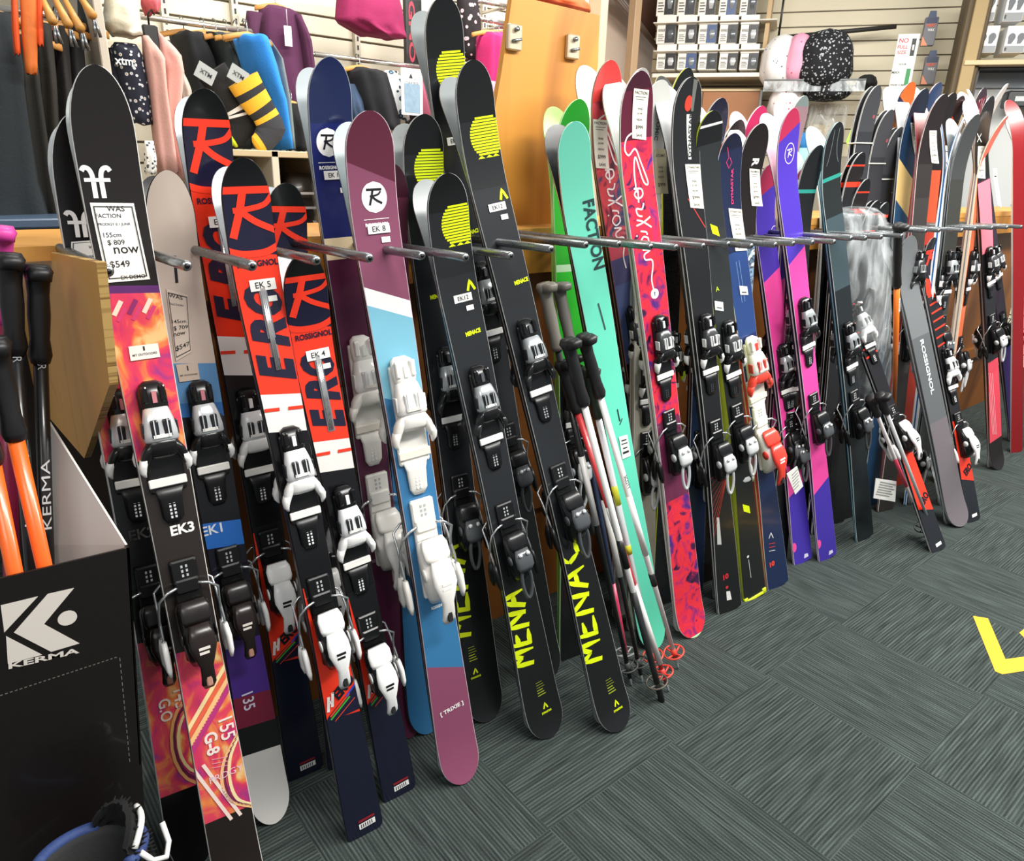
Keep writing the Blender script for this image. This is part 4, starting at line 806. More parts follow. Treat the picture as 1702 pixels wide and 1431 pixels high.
for lab, tip, band, word in (('tallest smoked-grey ski, unmounted and banded, beside the white sign', (1459, 142), (1440, 238), 'tallest'), ('second-tallest smoked-grey banded ski', (1481, 182), (1462, 272), 'second-tallest'), ('third smoked-grey banded ski from the left', (1497, 211), (1478, 298), 'third'), ('shortest smoked-grey banded ski, nearest the orange pole', (1511, 238), (1496, 320), 'shortest')):
    nested(lab, tip, 1.33, stops=['3A3B3E', (tip[1] + 80, '2C2D31'), (600, '222226')], lab2='ski nested behind the ' + word + ' smoked-grey ski', logo=(tip[0] - 7, tip[1] + 52), band=band, bandlab='pale rubber band round the ' + word + ' smoked-grey pair')
for i, (tip, word) in enumerate((((1433, 253), 'tallest, left'), ((1441, 297), 'second'), ((1458, 333), 'third'), ((1473, 336), 'rightmost'))):
    s = nested('small black and red junior ski, %s of four beside the clear sleeves' % word, tip, 1.27, w=(.092, .075, .1), stops=['121214', (tip[1] + 22, RED), (tip[1] + 26, '1A1414'), (tip[1] + 52, RED), (tip[1] + 60, '1A1A1C')], lab2='ski nested behind the %s junior ski' % word)
    s.rlogo(0, s.at(tip[0] - 3, tip[1] + 38)[1], .07, .05, RED, 1)
# the far end of the rack
s = Ski('ski with an orange tip and dark navy body beside the white sign', (1516, 136), yt=1.34, stops=['C2561E', (160, '1C1A3A'), (185, 'F08A22'), (260, '2A2A44')], w=(.11, .09, .12), base='E9ECEA', side='1E1C2C', yaw=14, tilt=.03); s.finish('black', (1530, 440), (1540, 560), rearlabel='white base of the orange-tipped pair')
s = Ski('navy ski with a white price tag and a pale wood-coloured stripe', (1538, 147), yt=1.27, stops=['16202E', (190, '1C3450'), (262, 'D9B878'), (330, '2A4A6A')], w=(.115, .095, .122), base='E4E8EA', side='1A2030', rim='C8CCCE', yaw=14, tilt=.05); tagz(s, [(1520, 258), (1533, 260), (1527, 205), (1513, 204)], 'FISCHER'); s.finish('black', (1545, 440), (1556, 560), rearlabel='white base of the navy pair with the wood-coloured stripe')
s = Ski('blue ski tip leaning behind the navy ski', (1561, 137), yt=1.36, stops=['1E3354', (190, '3A5A8E'), (280, '2A2430')], w=(.1, .08, .11), base='DDE6EC', side='8E6A74', yaw=14); tagz(s, [(1531, 270), (1540, 271), (1540, 225), (1532, 224)], 'HEAD'); s.finish('black', (1560, 460), (1568, 560), rearlabel='pale base of the blue-tipped pair')
s = Ski('dark ribbed ski with red sides and a white price tag', (1570, 156), yt=1.20, stops=['1E1616', (275, '2A2624'), (330, '33302E')], w=(.11, .088, .12), base='9A3A3A', side='A83A36', rim='D0C8C4', yaw=14); tagz(s, [(1548, 271), (1560, 272), (1556, 217), (1544, 217)], 'VOLKL'); s.finish('black', (1578, 440), (1592, 560), rearlabel='red rear ski of the dark ribbed pair')
s = Ski('black ski turning orange-red below, right of the dark ribbed ski', (1585, 154), yt=1.30, stops=['15100F', (245, '101010'), (285, 'D4502E'), (380, 'B83A28')], w=(.11, .088, .12), base='3A2422', side='1E1614', rim='A89890', yaw=14); s.tagcard([(1572, 290), (1582, 290), (1580, 242), (1569, 242)], 'crumpled price tag', [('-.7', .5, .8, .04, '333333'), ('$899', .5, .4, .1, '333333')]); s.finish('black', (1590, 430), (1600, 540), rearlabel='rear ski of the orange-red pair')
s = Ski('dark ski with flame colours behind the grey curved tips', (1599, 159), yt=1.33, stops=['2A1A18', (185, 'C8402A'), (215, '3A1E1C')], w=(.11, .088, .118), base='E0E0DE', side='2A2022', rim='D0CAC6', yaw=14, tilt=.04); s.finish('black', (1610, 420), (1620, 540), rearlabel='rear ski of the flame-coloured pair')
s = Ski('grey ski seen edge-on with white and blue sidewall', (1602, 194), yt=1.18, stops=['8E9294', (300, '7A7E80')], w=(.11, .09, .118), base='9AA4A8', side='E8EAEA', edge='3A78C0', rim='D8DCDC', yaw=-17, rise=.04); s.finish('race', (1600, 430), (1604, 560), rearlabel='grey twin of the edge-on ski, its tip bent to the left')
s = Ski('charcoal ski with white capital letters reading down its length', (1624, 190), yt=1.15, stops=['3A3C3C', (300, '33342F')], w=(.11, .09, .118), base='B8BCBE', side='1E1F20', rim='7A7E80', yaw=13); s.text('NO/ADK', (1614, 270), .020, 'ECECE8', 90, w=.17, bold=.03); s.finish('smoke', (1626, 440), (1640, 560), rearlabel='rear ski of the charcoal lettered pair')
s = Ski('marbled dark red ski with a long indigo tail at the far end', (1634, 146), (1688, 732), stops=['2A1A22', (165, BL), (200, '2A2430'), (560, '3A2E6A')], blotch=['F0D8DC', '6A1A2A', '1A1216', 'C83A4A'], bscale=3, yr=1.43, w=(.11, .09, .12), base='F0D4DA', side='2A2030', yaw=13, tailshape='round'); s.finish('race', (1652, 430), (1662, 560), rearlabel='pale pink base of the marbled red pair')
s = Ski('black ski with a white price tag above a coral pink body', (1647, 160), (1655, 778), stops=['141412', (299, '3A2030'), (304, 'F07888'), (420, '1A1A1C'), (600, 'E2485A'), (732, '1E1A1A')], yr=1.3, w=(.112, .09, .12), base='D8CFCB', side='2A2020', yaw=13, tailshape='round', R=.09); tagz(s, [(1625, 296), (1637, 297), (1637, 243), (1625, 243)], 'K2'); s.stroke([s.at(1624, 222), s.at(1631, 236)], .004, 'ECECEA'); s.stroke([s.at(1631, 222), s.at(1624, 236)], .004, 'ECECEA')
for i in range(4): s.stroke([s.at(1640 + i * 3, 620), s.at(1650 + i * 2, 722)], .003, 'F6B4BC')
s.finish('race', (1652, 430), (1654, 560), rearlabel='rear ski of the black and coral pair')
s = Ski('orange ski with a pale grey tip bent away to the right', (1674, 139), yt=1.26, stops=['B4ACA6', (210, 'D8D2CC'), (225, 'E8623C'), (300, 'EC8A5A')], w=(.1, .085, .11), base='E9DDD6', side='D9C8BE', yaw=-8, rise=.075); s.finish('race', (1665, 420), (1668, 560), rearlabel='pale rear ski of the orange pair')
s = Ski('orange-red ski tip curving right before the tall red base', (1674, 192), yt=1.2, stops=['D2573E', (300, 'E07048')], w=(.1, .08, .1), base='E2C8B4', side='DFC9B0', yaw=-6, rise=.08); s.tagcard([(1657, 340), (1664, 345), (1656, 280), (1650, 280)], 'narrow white price tag', [('-.7', .5, .8, .04, '333333')]); s.finish('race', (1670, 430), (1672, 560), rearlabel='rear ski of the orange-red tip curving right')
s = Ski('tall ski with its deep red base to the aisle, tip fading to white', (1676, 166), (1690, 752), yr=1.34, stops=['D8C8C8', (300, 'B03A3A')], w=(.085, .08, .12), base='7E151A', side='DAD2CC', yaw=205, rise=.07); s.finish(None, None, None, rear=False)
s = Ski('white ski cut off by the right edge of the picture', (1712, 186), (1742, 750), yr=1.38, stops=['F0EEF0', (400, 'E4D8DC')], w=(.11, .09, .118), base='D8D8DA', side='2A2A2C', rim='1E1E20', yaw=12); s.finish('race', (1728, 450), (1732, 560), rearlabel='rear ski of the white pair at the right edge')
# two more red piste skis leaning far right
def hero2(lab, tip, tail, toe, heel, R_, tagq, lab2, yr=1.30, zr=1.05):
    s = Ski(lab, tip, tail, w=(.094, .074, .108), stops=['101012', (R_[1] - 14, RED), (R_[1] - 10, '1C1A22'), (R_[1] + 30, RED), (R_[1] + 60, '1A1A1E'), (tail[1] - 170, RED), (tail[1] - 75, '1B1E24')], base='B0B4B6', side='121214', edge='D0D2D2', rim='2A2A2C', yaw=14, R=.075, tilt=.03, yr=yr, zr=zr)
    s.rlogo(0, s.at(*R_)[1], .08, .06, RED, 1)
    for i in range(7): y = s.at(*R_)[1] - .16 - i * .036; s.stroke([(-.035, y), (.035, y + .012)], .007, RED, 1)
    s.quad([(-.012, .02), (.022, .02), (.022, .034), (-.012, .034)], 'EDEDEA', 2); s.tagcard(tagq, 'white paper tag hanging askew', [('-.6', .5, .7, .03, '444444'), ('$699', .5, .4, .1, '333333')])
    s.text('ERO', None, .034, '141420', 32, w=.055, bold=.05, uvc=(.01, s.vy(tail[1] - 85) * s.L)); s.finish('white', toe, heel, rearlabel=lab2); return s
hero2('black and red ski slanting steeply under the clear sleeves', (1398, 400), (1560, 915), (1428, 535), (1512, 715), (1408, 440), [(1416, 500), (1434, 505), (1420, 455), (1408, 452)], 'rear ski of the steeply slanting black and red pair', 1.45, 1.1)
hero2('short black and red ski with an R on its tip, right of the sleeve', (1551, 395), (1618, 866), (1588, 600), (1604, 730), (1548, 428), [(1562, 508), (1573, 500), (1555, 460), (1543, 458)], 'rear ski of the short black and red pair')
# ---------------------------------------------------------------- ski poles
def pole(label, top, bot, ytop, shaft, grip, z0=0.0, bands=(), basket='2A2C2E', gl=.15, r=.0085, word=None, strap=False, gz=None, dbot=None, wordcol='1A1A1A', group=None, bx=True):
    B = dbot if dbot is not None else on_floor(*bot); Tt = on_y(top[0], top[1], ytop); d = Tt - B; L = d.length; side = Vector((1, 0, 0)); X = frame(B, (side - d.normalized() * side.dot(d.normalized())), d)
    root = empty('ski_pole', X, label, 'ski pole', group)
    mb = MB(); mb.tube([(0, .03, 0), (0, L * .5, 0), (0, L - gl + .01, 0)], [r * .72, r, r], M(shaft, .3, 0, .3), 14)
    for a, b_, c in bands: mb.tube([(0, L * a, 0), (0, L * b_, 0)], [r * 1.04] * 2, M(c, .3), 14)
    if word: 
        flat_text(mb, word, T(0, L * .62, r * 1.03) @ Matrix.Rotation(-math.pi / 2, 4, 'Z'), h=r * 1.15, col=wordcol, z=.0004, bold=.02)
    mb.build('shaft', root)
    g = MB(); g.tube([(0, L - gl, 0), (0, L - gl + .012, 0), (0, L - gl * .75, 0), (0, L - gl * .5, 0), (0, L - gl * .3, 0), (0, L - .022, 0), (0, L - .010, 0), (0, L, 0)], [.013, .0165, .0135, .0155, .0145, .0165, .021, .016], M(grip, .45), 16)
    g.loft([(L - .022, 0, .016, -.010, .034), (L - .008, 0, .017, -.012, .040), (L - .001, 0, .013, -.009, .030)], M(grip, .45), e=3)
    gp = g.build('grip', root)
    if strap:
        t = MB(); t.tube([(0, L - .01, .018), (.015, L - .05, .045), (.02, L - .12, .05), (.005, L - .17, .035), (-.006, L - .10, .03), (0, L - .012, .018)], .0045, BLACK, 6); t.build('strap', root)
    if bx:
        k = MB(); R = .030; mt = M(basket, .4)
        k.tube([(R * math.cos(a), .072, R * math.sin(a)) for a in [i * math.pi / 9 for i in range(18)]], .0028, mt, 6, closed=True)
        for a in range(4): k.tube([(0, .062, 0), (R * math.cos(a * math.pi / 2), .072, R * math.sin(a * math.pi / 2))], .003, mt, 6)
        k.tube([(0, .055, 0), (0, .085, 0)], [.010, .0075], mt, 10); k.build('basket', root)
        k = MB(); k.tube([(0, 0, 0), (0, .008, 0), (0, .06, 0)], [.0015, .0035, .0045], STEEL, 8); k.build('tip', root)
    return root
pole('white ski pole with a black grip, in front of the mint ski', (968, 556), (1128, 1112), 1.2, 'EDEDEA', '1A1B1C', gl=.17, basket='E04A3C', word='SCOTT', bands=((.40, .58, 'F4F4F2'), (.3, .34, '222222')))
pole('white and black ski pole with a black grip beside the tall black ski', (942, 563), (1100, 1165), 1.18, 'E9E9E6', '17181A', gl=.17, basket='5A564E', bands=((.42, .50, '1C1D1F'), (.0, .35, '232527')))
pole('black ski pole under a grey leather-like grip', (903, 470), (1050, 1140), 1.3, '1B1C1E', '6E6A62', gl=.17, basket='4A4C4C', bands=((.45, .62, 'D9D9D6'),))
pole('black ski pole with a cream-topped grey grip, second from the plywood', (927, 470), (1068, 1135), 1.34, '202124', '5E5C58', gl=.17, basket='3A3C3C', bands=((.3, .5, 'E6E6E2'),))
pole('red and white ski pole in the bundle leaning beside the mint ski', (932, 600), (1112, 1150), 1.26, 'C8363A', '141516', gl=.14, basket='D8433A', bands=((.50, .60, 'F0EEEA'), (.1, .36, 'E8E6E2')))
pole('white ski pole with yellow bands crossing the lower mint ski', (975, 610), (1092, 1120), 1.22, 'E9EEF0', '1B2A1E', gl=.14, basket='E0503E', bands=((.60, .66, 'D6D83A'), (.44, .47, 'E0DC3A')))
pole('slim dark ski pole deepest in the pole bundle', (950, 590), (1045, 1120), 1.4, '26304A', '141516', gl=.14, basket='9A9C9A', bands=((.05, .3, 'C8305A'),))
pole('orange ski pole with a black grip and orange head among the sleeves', (1493, 372), (1498, 730), 1.2, 'F07A22', '1C1B1A', gl=.26, dbot=on_y(1486, 690, 1.22), bx=False, word='MASTER', wordcol='F0F0F0', r=.011)
pole('thin grey and pink ski pole slanting at the foot of the steep red ski', (1446, 660), (1540, 892), 1.1, 'C9C6C6', '1A1A1C', gl=.1, basket='2A2A2C', bands=((.4, .6, 'C8405A'),), r=.007)
pole('thin silver ski pole beside the steep red ski', (1462, 655), (1556, 898), 1.06, 'B9BCBE', '1A1A1C', gl=.1, basket='3A3A3C', r=.007)
# ---------------------------------------------------------------- pole display box at the left
YB = 1.16; A_ = on_y(215, 910, YB); Bx = on_y(0, 956, YB); bot = on_y(262, 1500, YB)
W0 = -.16; zt_l = A_.z - (A_.x - W0) * (A_.z - Bx.z) / max(1e-6, (A_.x - Bx.x)) * 1.0
XB = frame(Vector((0, YB, 0)), Vector((1, 0, 0)), Vector((0, 0, 1)))
box = empty('display_box', XB, 'black cardboard ski pole box with a white K emblem', 'display box')
def fx(px, py): p = on_y(px, py, YB); return (p.x, p.z)
BKM = M('14100F', .38, 0, .25)
xr = A_.x; zr_ = A_.z; xb = .105; zl = fx(0, 956)[1] - .0
mb = MB(); mb.prism([(W0, 0), (xb, 0), (xr, zr_), (W0, zl - .005)], -.004, 0, BKM, XB @ Matrix.Identity(4)); 
mb2 = MB()
X0 = Matrix.Identity(4)
front = MB(); front.prism([(W0, 0), (xb, 0), (xr, zr_), (W0, zl)], -.004, 0, BKM); 
KW = M('D4CDC4', .5)
for pp in ([(1, 1006), (63, 991), (7, 1051)], [(79, 987), (123, 977), (73, 1037), (132, 1069), (85, 1083), (23, 1051)], [(10, 1057), (70, 1088), (13, 1103)]):
    q = [fx(*p) for p in pp]; front.prism(q, .0002, .0008, KW)
c = fx(112, 1027); r_ = abs(fx(129, 1027)[0] - c[0]); front.prism([(c[0] + r_ * math.cos(a * math.pi / 12), c[1] + r_ * .95 * math.sin(a * math.pi / 12)) for a in range(24)], .0002, .0008, KW)
p0 = Vector(fx(14, 1107)); p1 = Vector(fx(132, 1080)); ang = math.atan2(p1.y - p0.y, p1.x - p0.x); mid = (p0 + p1) / 2
flat_text(front, 'KERMA', T(mid.x, mid.y, .0006) @ Matrix.Rotation(ang, 4, 'Z'), w=(p1 - p0).length, h=.010, z=.0003, bold=.03, mt=KW)
def dotted(a, b, n):
    a = Vector(fx(*a)); b = Vector(fx(*b))
    for i in range(n):
        p = a.lerp(b, i / n); q = a.lerp(b, (i + .55) / n); nn = Vector((-(q - p).y, (q - p).x)).normalized() * .0006
        front.prism([tuple(p + nn), tuple(q + nn), tuple(q - nn), tuple(p - nn)], .0002, .0006, M('6E665E', .7))
dotted((0, 1156), (197, 1091), 26); dotted((199, 1093), (216, 1270), 18)
front.build('front_panel', box)
sd = MB(); dy = .17; V = [(xb, 0, 0), (xr, zr_, 0), (xr - .005, zr_ + .02, -dy), (xb - .005, 0, -dy)]
sd.add([(x, y, z) for x, y, z in V] + [(x - .004, y, z) for x, y, z in V], [(0, 1, 2, 3)[::-1], (4, 5, 6, 7), (0, 4, 5, 1), (1, 5, 6, 2), (2, 6, 7, 3), (3, 7, 4, 0)], BKM); sd.build('side_panel', box)
# white unprinted inner wing rising to the back
P1 = on_y(212, 905, YB + .01); P2 = on_y(76, 688, YB + .17); P3 = on_y(88, 905, YB + .15)
iw = MB(); Q = [XB.inverted() @ p for p in (P1, P2, P3, Vector((P3.x - .004, P3.y, P3.z - .04)), Vector((P1.x - .006, P1.y + .004, P1.z - .04)))]
nq = len(Q); off = Vector((-.003, 0, 0)); iw.add([tuple(p) for p in Q] + [tuple(p + off) for p in Q], [list(range(nq)), list(range(2 * nq - 1, nq - 1, -1))] + [(i, nq + i, nq + (i + 1) % nq, (i + 1) % nq) for i in range(nq)], M('D9D6CF', .7)); iw.build('inner_wing', box, 'white unprinted cardboard wing')
def bpole(label, top, low, y, shaft, grip, word=None, gl=.15, r=.009):
    Tt = on_y(top[0], top[1], y); Lw = on_y(low[0], low[1], y - .005); d = (Tt - Lw).normalized(); L = 1.1; B = Tt - d * L
    if B.z < .02: L = (Tt.z - .02) / d.z; B = Tt - d * L
    return pole(label, top, None, y, shaft, grip, dbot=B, gl=gl, word=None, bx=False, r=r), B, d
o_, B_, d_ = bpole('black ski pole standing rightmost in the display box', (62, 440), (78, 905), YB + .14, '141416', '101012', r=.0105)
o2, B2, d2 = bpole('black ski pole with a flared grip in the display box', (14, 420), (50, 905), YB + .13, '1A1A1C', '101012', r=.0105)
for o_p, (kx, ky) in ((o_, (65, 590)), (o2, (26, 575))):
    Xi = o_p.matrix_world.inverted(); loc = Xi @ on_y(kx, ky, YB + .12); mb = MB(); Z = T(0, loc.y, .0115)
    for q in ([(-.006, .008), (-.001, .007), (-.006, .001)], [(0, .008), (.005, .009), (0, .003), (.006, -.003), (.001, -.004), (-.005, .002)], [(-.006, -.001), (-.001, -.005), (-.006, -.006)]): mb.prism(q, 0, .0006, M('E9E9E6', .5), Z)
    flat_text(mb, 'R', Z @ T(0, -.02, 0) @ Matrix.Rotation(-math.pi / 2, 4, 'Z'), h=.011, col='B9BCBE', z=.0006)
    flat_text(mb, 'KERMA', Z @ T(0, -.23, 0) @ Matrix.Rotation(math.pi / 2, 4, 'Z'), h=.012, w=.12, col='D9DCDC', z=.0006)
    mb.build('print', o_p)
bpole('bright orange ski pole crossing the box diagonally', (-12, 560), (70, 925), YB + .04, 'F4661A', '1A1A1C', r=.011)
bpole('second bright orange ski pole at the left edge of the box', (-48, 600), (22, 940), YB + .03, 'F4661A', '1A1A1C', r=.011)
bpole('ski pole with a magenta cap at the left picture edge', (1, 374), (18, 900), YB + .2, '9A1E4A', 'D0409A', r=.013)
# ---------------------------------------------------------------- ski boot at the bottom left
BC = on_floor(142, 1392, .40)
boot = empty('ski_boot', T(BC.x + .045, BC.y - .02, 0) @ Matrix.Scale(1.12, 4) @ Matrix.Rotation(math.radians(-72), 4, 'Z'), 'black ski boot with a fur-lined collar and white trim before the pole box', 'ski boot')
SHM = M('1A1B1D', .3, 0, .3); LIN = M('2A2C2C', .9, grain=.15, scale=300)
mb = MB(); # lower shell: toe toward +y
mb.loft([(-.13, 0, .030, .0, .05), (-.125, 0, .042, .0, .12), (-.09, 0, .050, .0, .16), (-.03, 0, .052, .0, .17), (.03, 0, .050, .0, .13), (.09, 0, .052, .0, .095), (.14, 0, .046, .0, .075), (.165, 0, .030, .004, .055)], SHM, n=20, e=3)
mb.box((-.035, .12, 0), (.035, .178, .022), SHM, None, .004); mb.box((-.035, -.145, 0), (.035, -.08, .025), SHM, None, .004); mb.build('shell', boot)
cf = MB()
def ring(z, rx, ry, cy, n=28, tiltf=0): return [(rx * math.cos(2 * math.pi * k / n), cy + ry * math.sin(2 * math.pi * k / n), z + tiltf * math.sin(2 * math.pi * k / n)) for k in range(n)]
def rings(mb, rs, mt, flip=False):
    n = len(rs[0]); P = [p for r in rs for p in r]; F = []
    for i in range(len(rs) - 1):
        for k in range(n): q = [i * n + k, i * n + (k + 1) % n, (i + 1) * n + (k + 1) % n, (i + 1) * n + k]; F.append(q[::-1] if flip else q)
    mb.add(P, F, mt, True)
rings(cf, [ring(.10, .050, .062, -.06), ring(.16, .054, .070, -.06), ring(.22, .055, .072, -.055), ring(.28, .058, .074, -.048, tiltf=-.01), ring(.315, .060, .076, -.044, tiltf=-.018), ring(.316, .056, .072, -.044, tiltf=-.018)], SHM)
cuff = cf.build('cuff', boot)
ln = MB(); rings(ln, [ring(.30, .054, .068, -.044, tiltf=-.018), ring(.335, .059, .073, -.042, tiltf=-.016), ring(.352, .056, .070, -.042, tiltf=-.014), ring(.356, .047, .060, -.042, tiltf=-.014), ring(.345, .040, .053, -.042, tiltf=-.012), ring(.27, .034, .046, -.045), ring(.24, .002, .002, -.045)], LIN); lno = ln.build('liner', boot)
bl = MB(); BLM = M('2E4378', .7, grain=.1, scale=200)
for a0, a1 in ((150, 230), (20, 95)):
    pts = [(.053 * math.cos(math.radians(a)), -.042 + .067 * math.sin(math.radians(a)), .352 - .014 * math.sin(math.radians(a))) for a in range(a0, a1 + 1, 8)]; bl.tube(pts, .0085, BLM, 10)
bl.build('liner_trim', lno, 'blue padded liner edge')
tg = MB(); FUR = M('151516', .95, grain=.3, scale=500)
P = []; NU, NV = 22, 16
for i in range(NU + 1):
    for j in range(NV + 1):
        u = i / NU; v = j / NV; a = math.radians(20 + 140 * u); r = .050 + .012 * math.sin(v * math.pi); h = .27 + .13 * v - .035 * (2 * u - 1) ** 2 * v
        k = noise.noise(Vector((u * 14, v * 14, 3))) * .006; P.append(((r + k) * math.cos(a) * .92, -.03 + (r + k) * math.sin(a) * .9, h + k))
F = [(i * (NV + 1) + j, (i + 1) * (NV + 1) + j, (i + 1) * (NV + 1) + j + 1, i * (NV + 1) + j + 1) for i in range(NU) for j in range(NV)]
tg.add(P, F, FUR, True); tg.add([(x * .86, -.03 + (y + .03) * .84, z) for x, y, z in P], [f[::-1] for f in F], FUR, True)
E_ = [(i * (NV + 1) + NV) for i in range(NU + 1)]; o_n = len(P)
tg.add(P + [(x * .86, -.03 + (y + .03) * .84, z) for x, y, z in P], [(E_[i], E_[i + 1], o_n + E_[i + 1], o_n + E_[i]) for i in range(NU)], FUR, True)
for _ in range(260):   # pile tufts
    u = random.random(); v = random.random(); i = int(u * NU) * (NV + 1) + int(v * NV); p = Vector(P[i]); nrm = Vector((p.x, p.y + .03, .02)).normalized(); q = p + nrm * random.uniform(.004, .010) + Vector((random.uniform(-.003, .003),) * 3)
    tg.tube([p, q], [.0022, .0006], FUR, 4)
tg.build('tongue', boot, 'black fleecy tongue')
st = MB(); st.tube([(.052 * math.cos(math.radians(a)), -.03 + .058 * math.sin(math.radians(a)), .385 + .006 * math.sin(math.radians(a * 3)) - .035 * ((a - 90) / 70) ** 2) for a in range(25, 92, 6)], .0045, M('E9E9E6', .5), 8); st.tube([(.050, .0, .35), (.058, .01, .33), (.056, .03, .315), (.04, .045, .32), (.02, .05, .34)], .004, M('E9E9E6', .5), 8); st.build('pull_loop', boot, 'white pull loop')
tr = MB()
for a0, a1, z0_, z1_, wd in ((175, 235, .30, .23, .009), (200, 300, .235, .21, .0025), (10, 80, .27, .25, .003)):
    tr.tube([(.061 * math.cos(math.radians(a0 + (a1 - a0) * i / 8)), -.048 + .077 * math.sin(math.radians(a0 + (a1 - a0) * i / 8)), z0_ + (z1_ - z0_) * i / 8) for i in range(9)], wd * .6, M('DDE1E1', .4), 8)
tr.build('shell_trim', cuff, 'white accent stripes'); 
rd = MB(); rd.tube([(.0605 * math.cos(math.radians(a)), -.048 + .0765 * math.sin(math.radians(a)), .262) for a in range(225, 262, 6)], .006, M('A8401E', .5), 8); rd.build('accent', cuff, 'rust orange accent')
# ---------------------------------------------------------------- clear plastic sleeves round new skis
def sleeve(label, rows, ydepth, th, inner, word=None, seed=1, al=.34):
    """rows: (px left, px right, py, y); a crumpled film tube following them"""
    root = None; mb = MB(); n = 26; P = []; rng = random.Random(seed); mt = film_mat('clear_film', 'E4ECEE', al)
    cs = []
    fine = []
    for i in range(len(rows) - 1):
        for j in range(6): t = j / 6; fine.append([a * (1 - t) + b * t for a, b in zip(rows[i], rows[i + 1])])
    fine.append(list(rows[-1]))
    for i, (xl, xr_, py, y) in enumerate(fine):
        a = on_y(xl, py, y); b = on_y(xr_, py, y); c = (a + b) / 2; hw = (b - a) / 2; dpt = Vector((0, th, 0))
        if i in (0, len(fine) - 1): hw = hw * .55; dpt = dpt * .3
        cs.append(c)
        for k in range(n):
            q = 2 * math.pi * k / n; rr = 1 + .10 * noise.noise(Vector((i * .55 + seed * 7, math.cos(q) * 2.2, math.sin(q) * 2.2))) + .05 * noise.noise(Vector((i * 1.7, k * .9, seed)))
            P.append(c + hw * math.cos(q) * rr + dpt * math.sin(q) * rr)
    F = [(i * n + k, i * n + (k + 1) % n, (i + 1) * n + (k + 1) % n, (i + 1) * n + k) for i in range(len(fine) - 1) for k in range(n)]
    mb.add(P, F, mt, True); o = mb.build('plastic_sleeve'); return tag(o, label, 'plastic sleeve'), cs
sl, cs = sleeve('clear crumpled plastic sleeve slanting to the floor round a grey ski', [(1478, 1500, 368, 1.42), (1480, 1522, 385, 1.38), (1492, 1548, 450, 1.36), (1505, 1560, 560, 1.28), (1532, 1580, 650, 1.22), (1548, 1592, 760, 1.14), (1568, 1606, 850, 1.05), (1582, 1600, 884, 1.0)], 0, .04, None, seed=2, al=.6)
s = Ski('new grey ski inside the slanting clear plastic sleeve', (1512, 392), (1592, 872), stops=['6E7274', (560, '5A5E60'), (700, '6A6468')], w=(.14, .13, .15), base='8A8E90', side='4A4D50', edge='B0B4B6', yaw=14, tailshape='round', yr=1.36, zr=1.2); s.text('ROSSIGNOL', (1541, 610), .022, 'DDE2E4', -90, w=.24, bold=.03); s.finish(None, None, None, rearlabel='rear ski of the sleeved grey pair')
sleeve('wide clear plastic sleeve hanging over the rack pegs, tied at the top', [(1404, 1440, 342, 1.40), (1396, 1466, 356, 1.36), (1400, 1474, 400, 1.34), (1408, 1476, 480, 1.32), (1414, 1476, 560, 1.32), (1424, 1474, 640, 1.32), (1430, 1466, 668, 1.32)], 0, .05, None, seed=5)
# ---------------------------------------------------------------- clothing and goods on the left wall
def cloth(name, label, cat, rows, y, th, mt, fold=.12, nf=7, seed=0, parent=None, group=None, e=2.2, n=40, yaw=0, hem=True, lab=None):
    """hanging fabric: rows of (py, px left, px right), swept as a folded tube in the plane at depth y"""
    fine = []
    for i in range(len(rows) - 1):
        for j in range(4): t = j / 4; fine.append([a * (1 - t) + b * t for a, b in zip(rows[i], rows[i + 1])])
    fine.append(list(rows[-1])); P = []
    for i, (py, xl, xr_) in enumerate(fine):
        a = on_y(xl, py, y); b = on_y(xr_, py, y); c = (a + b) / 2; hw = (b.x - a.x) / 2; g = min(1, .35 + i / 5)
        for k in range(n):
            q = 2 * math.pi * k / n; cq = math.cos(q); sq = math.sin(q); f = fold * (.35 + .65 * i / len(fine)) * math.sin(nf * q + seed * 1.7 + .6 * noise.noise(Vector((i * .25, seed, k * .1)))) + .06 * noise.noise(Vector((cq * 2, sq * 2, i * .35 + seed)))
            x = hw * math.copysign(abs(cq) ** (2 / e), cq); yy = th * g * math.copysign(abs(sq) ** (2 / e), sq) * (1 + f); z = c.z + (.004 * math.sin(5 * q + seed) if i > 1 else 0)
            P.append((c.x + x * (1 + f * .12), c.y + yy + x * math.sin(math.radians(yaw)), z))
    mb = MB(); m_ = len(fine); F = [(i * n + (k + 1) % n, i * n + k, (i + 1) * n + k, (i + 1) * n + (k + 1) % n) for i in range(m_ - 1) for k in range(n)]
    F += [list(range(n)), [(m_ - 1) * n + k for k in range(n)][::-1]]
    mb.add(P, F, mt, True); o = mb.build(name, parent)
    return tag(o, label, cat, group) if not parent else tag(o, lab)
def FAB(c, g=.08): return M(c, .92, grain=g, scale=140)
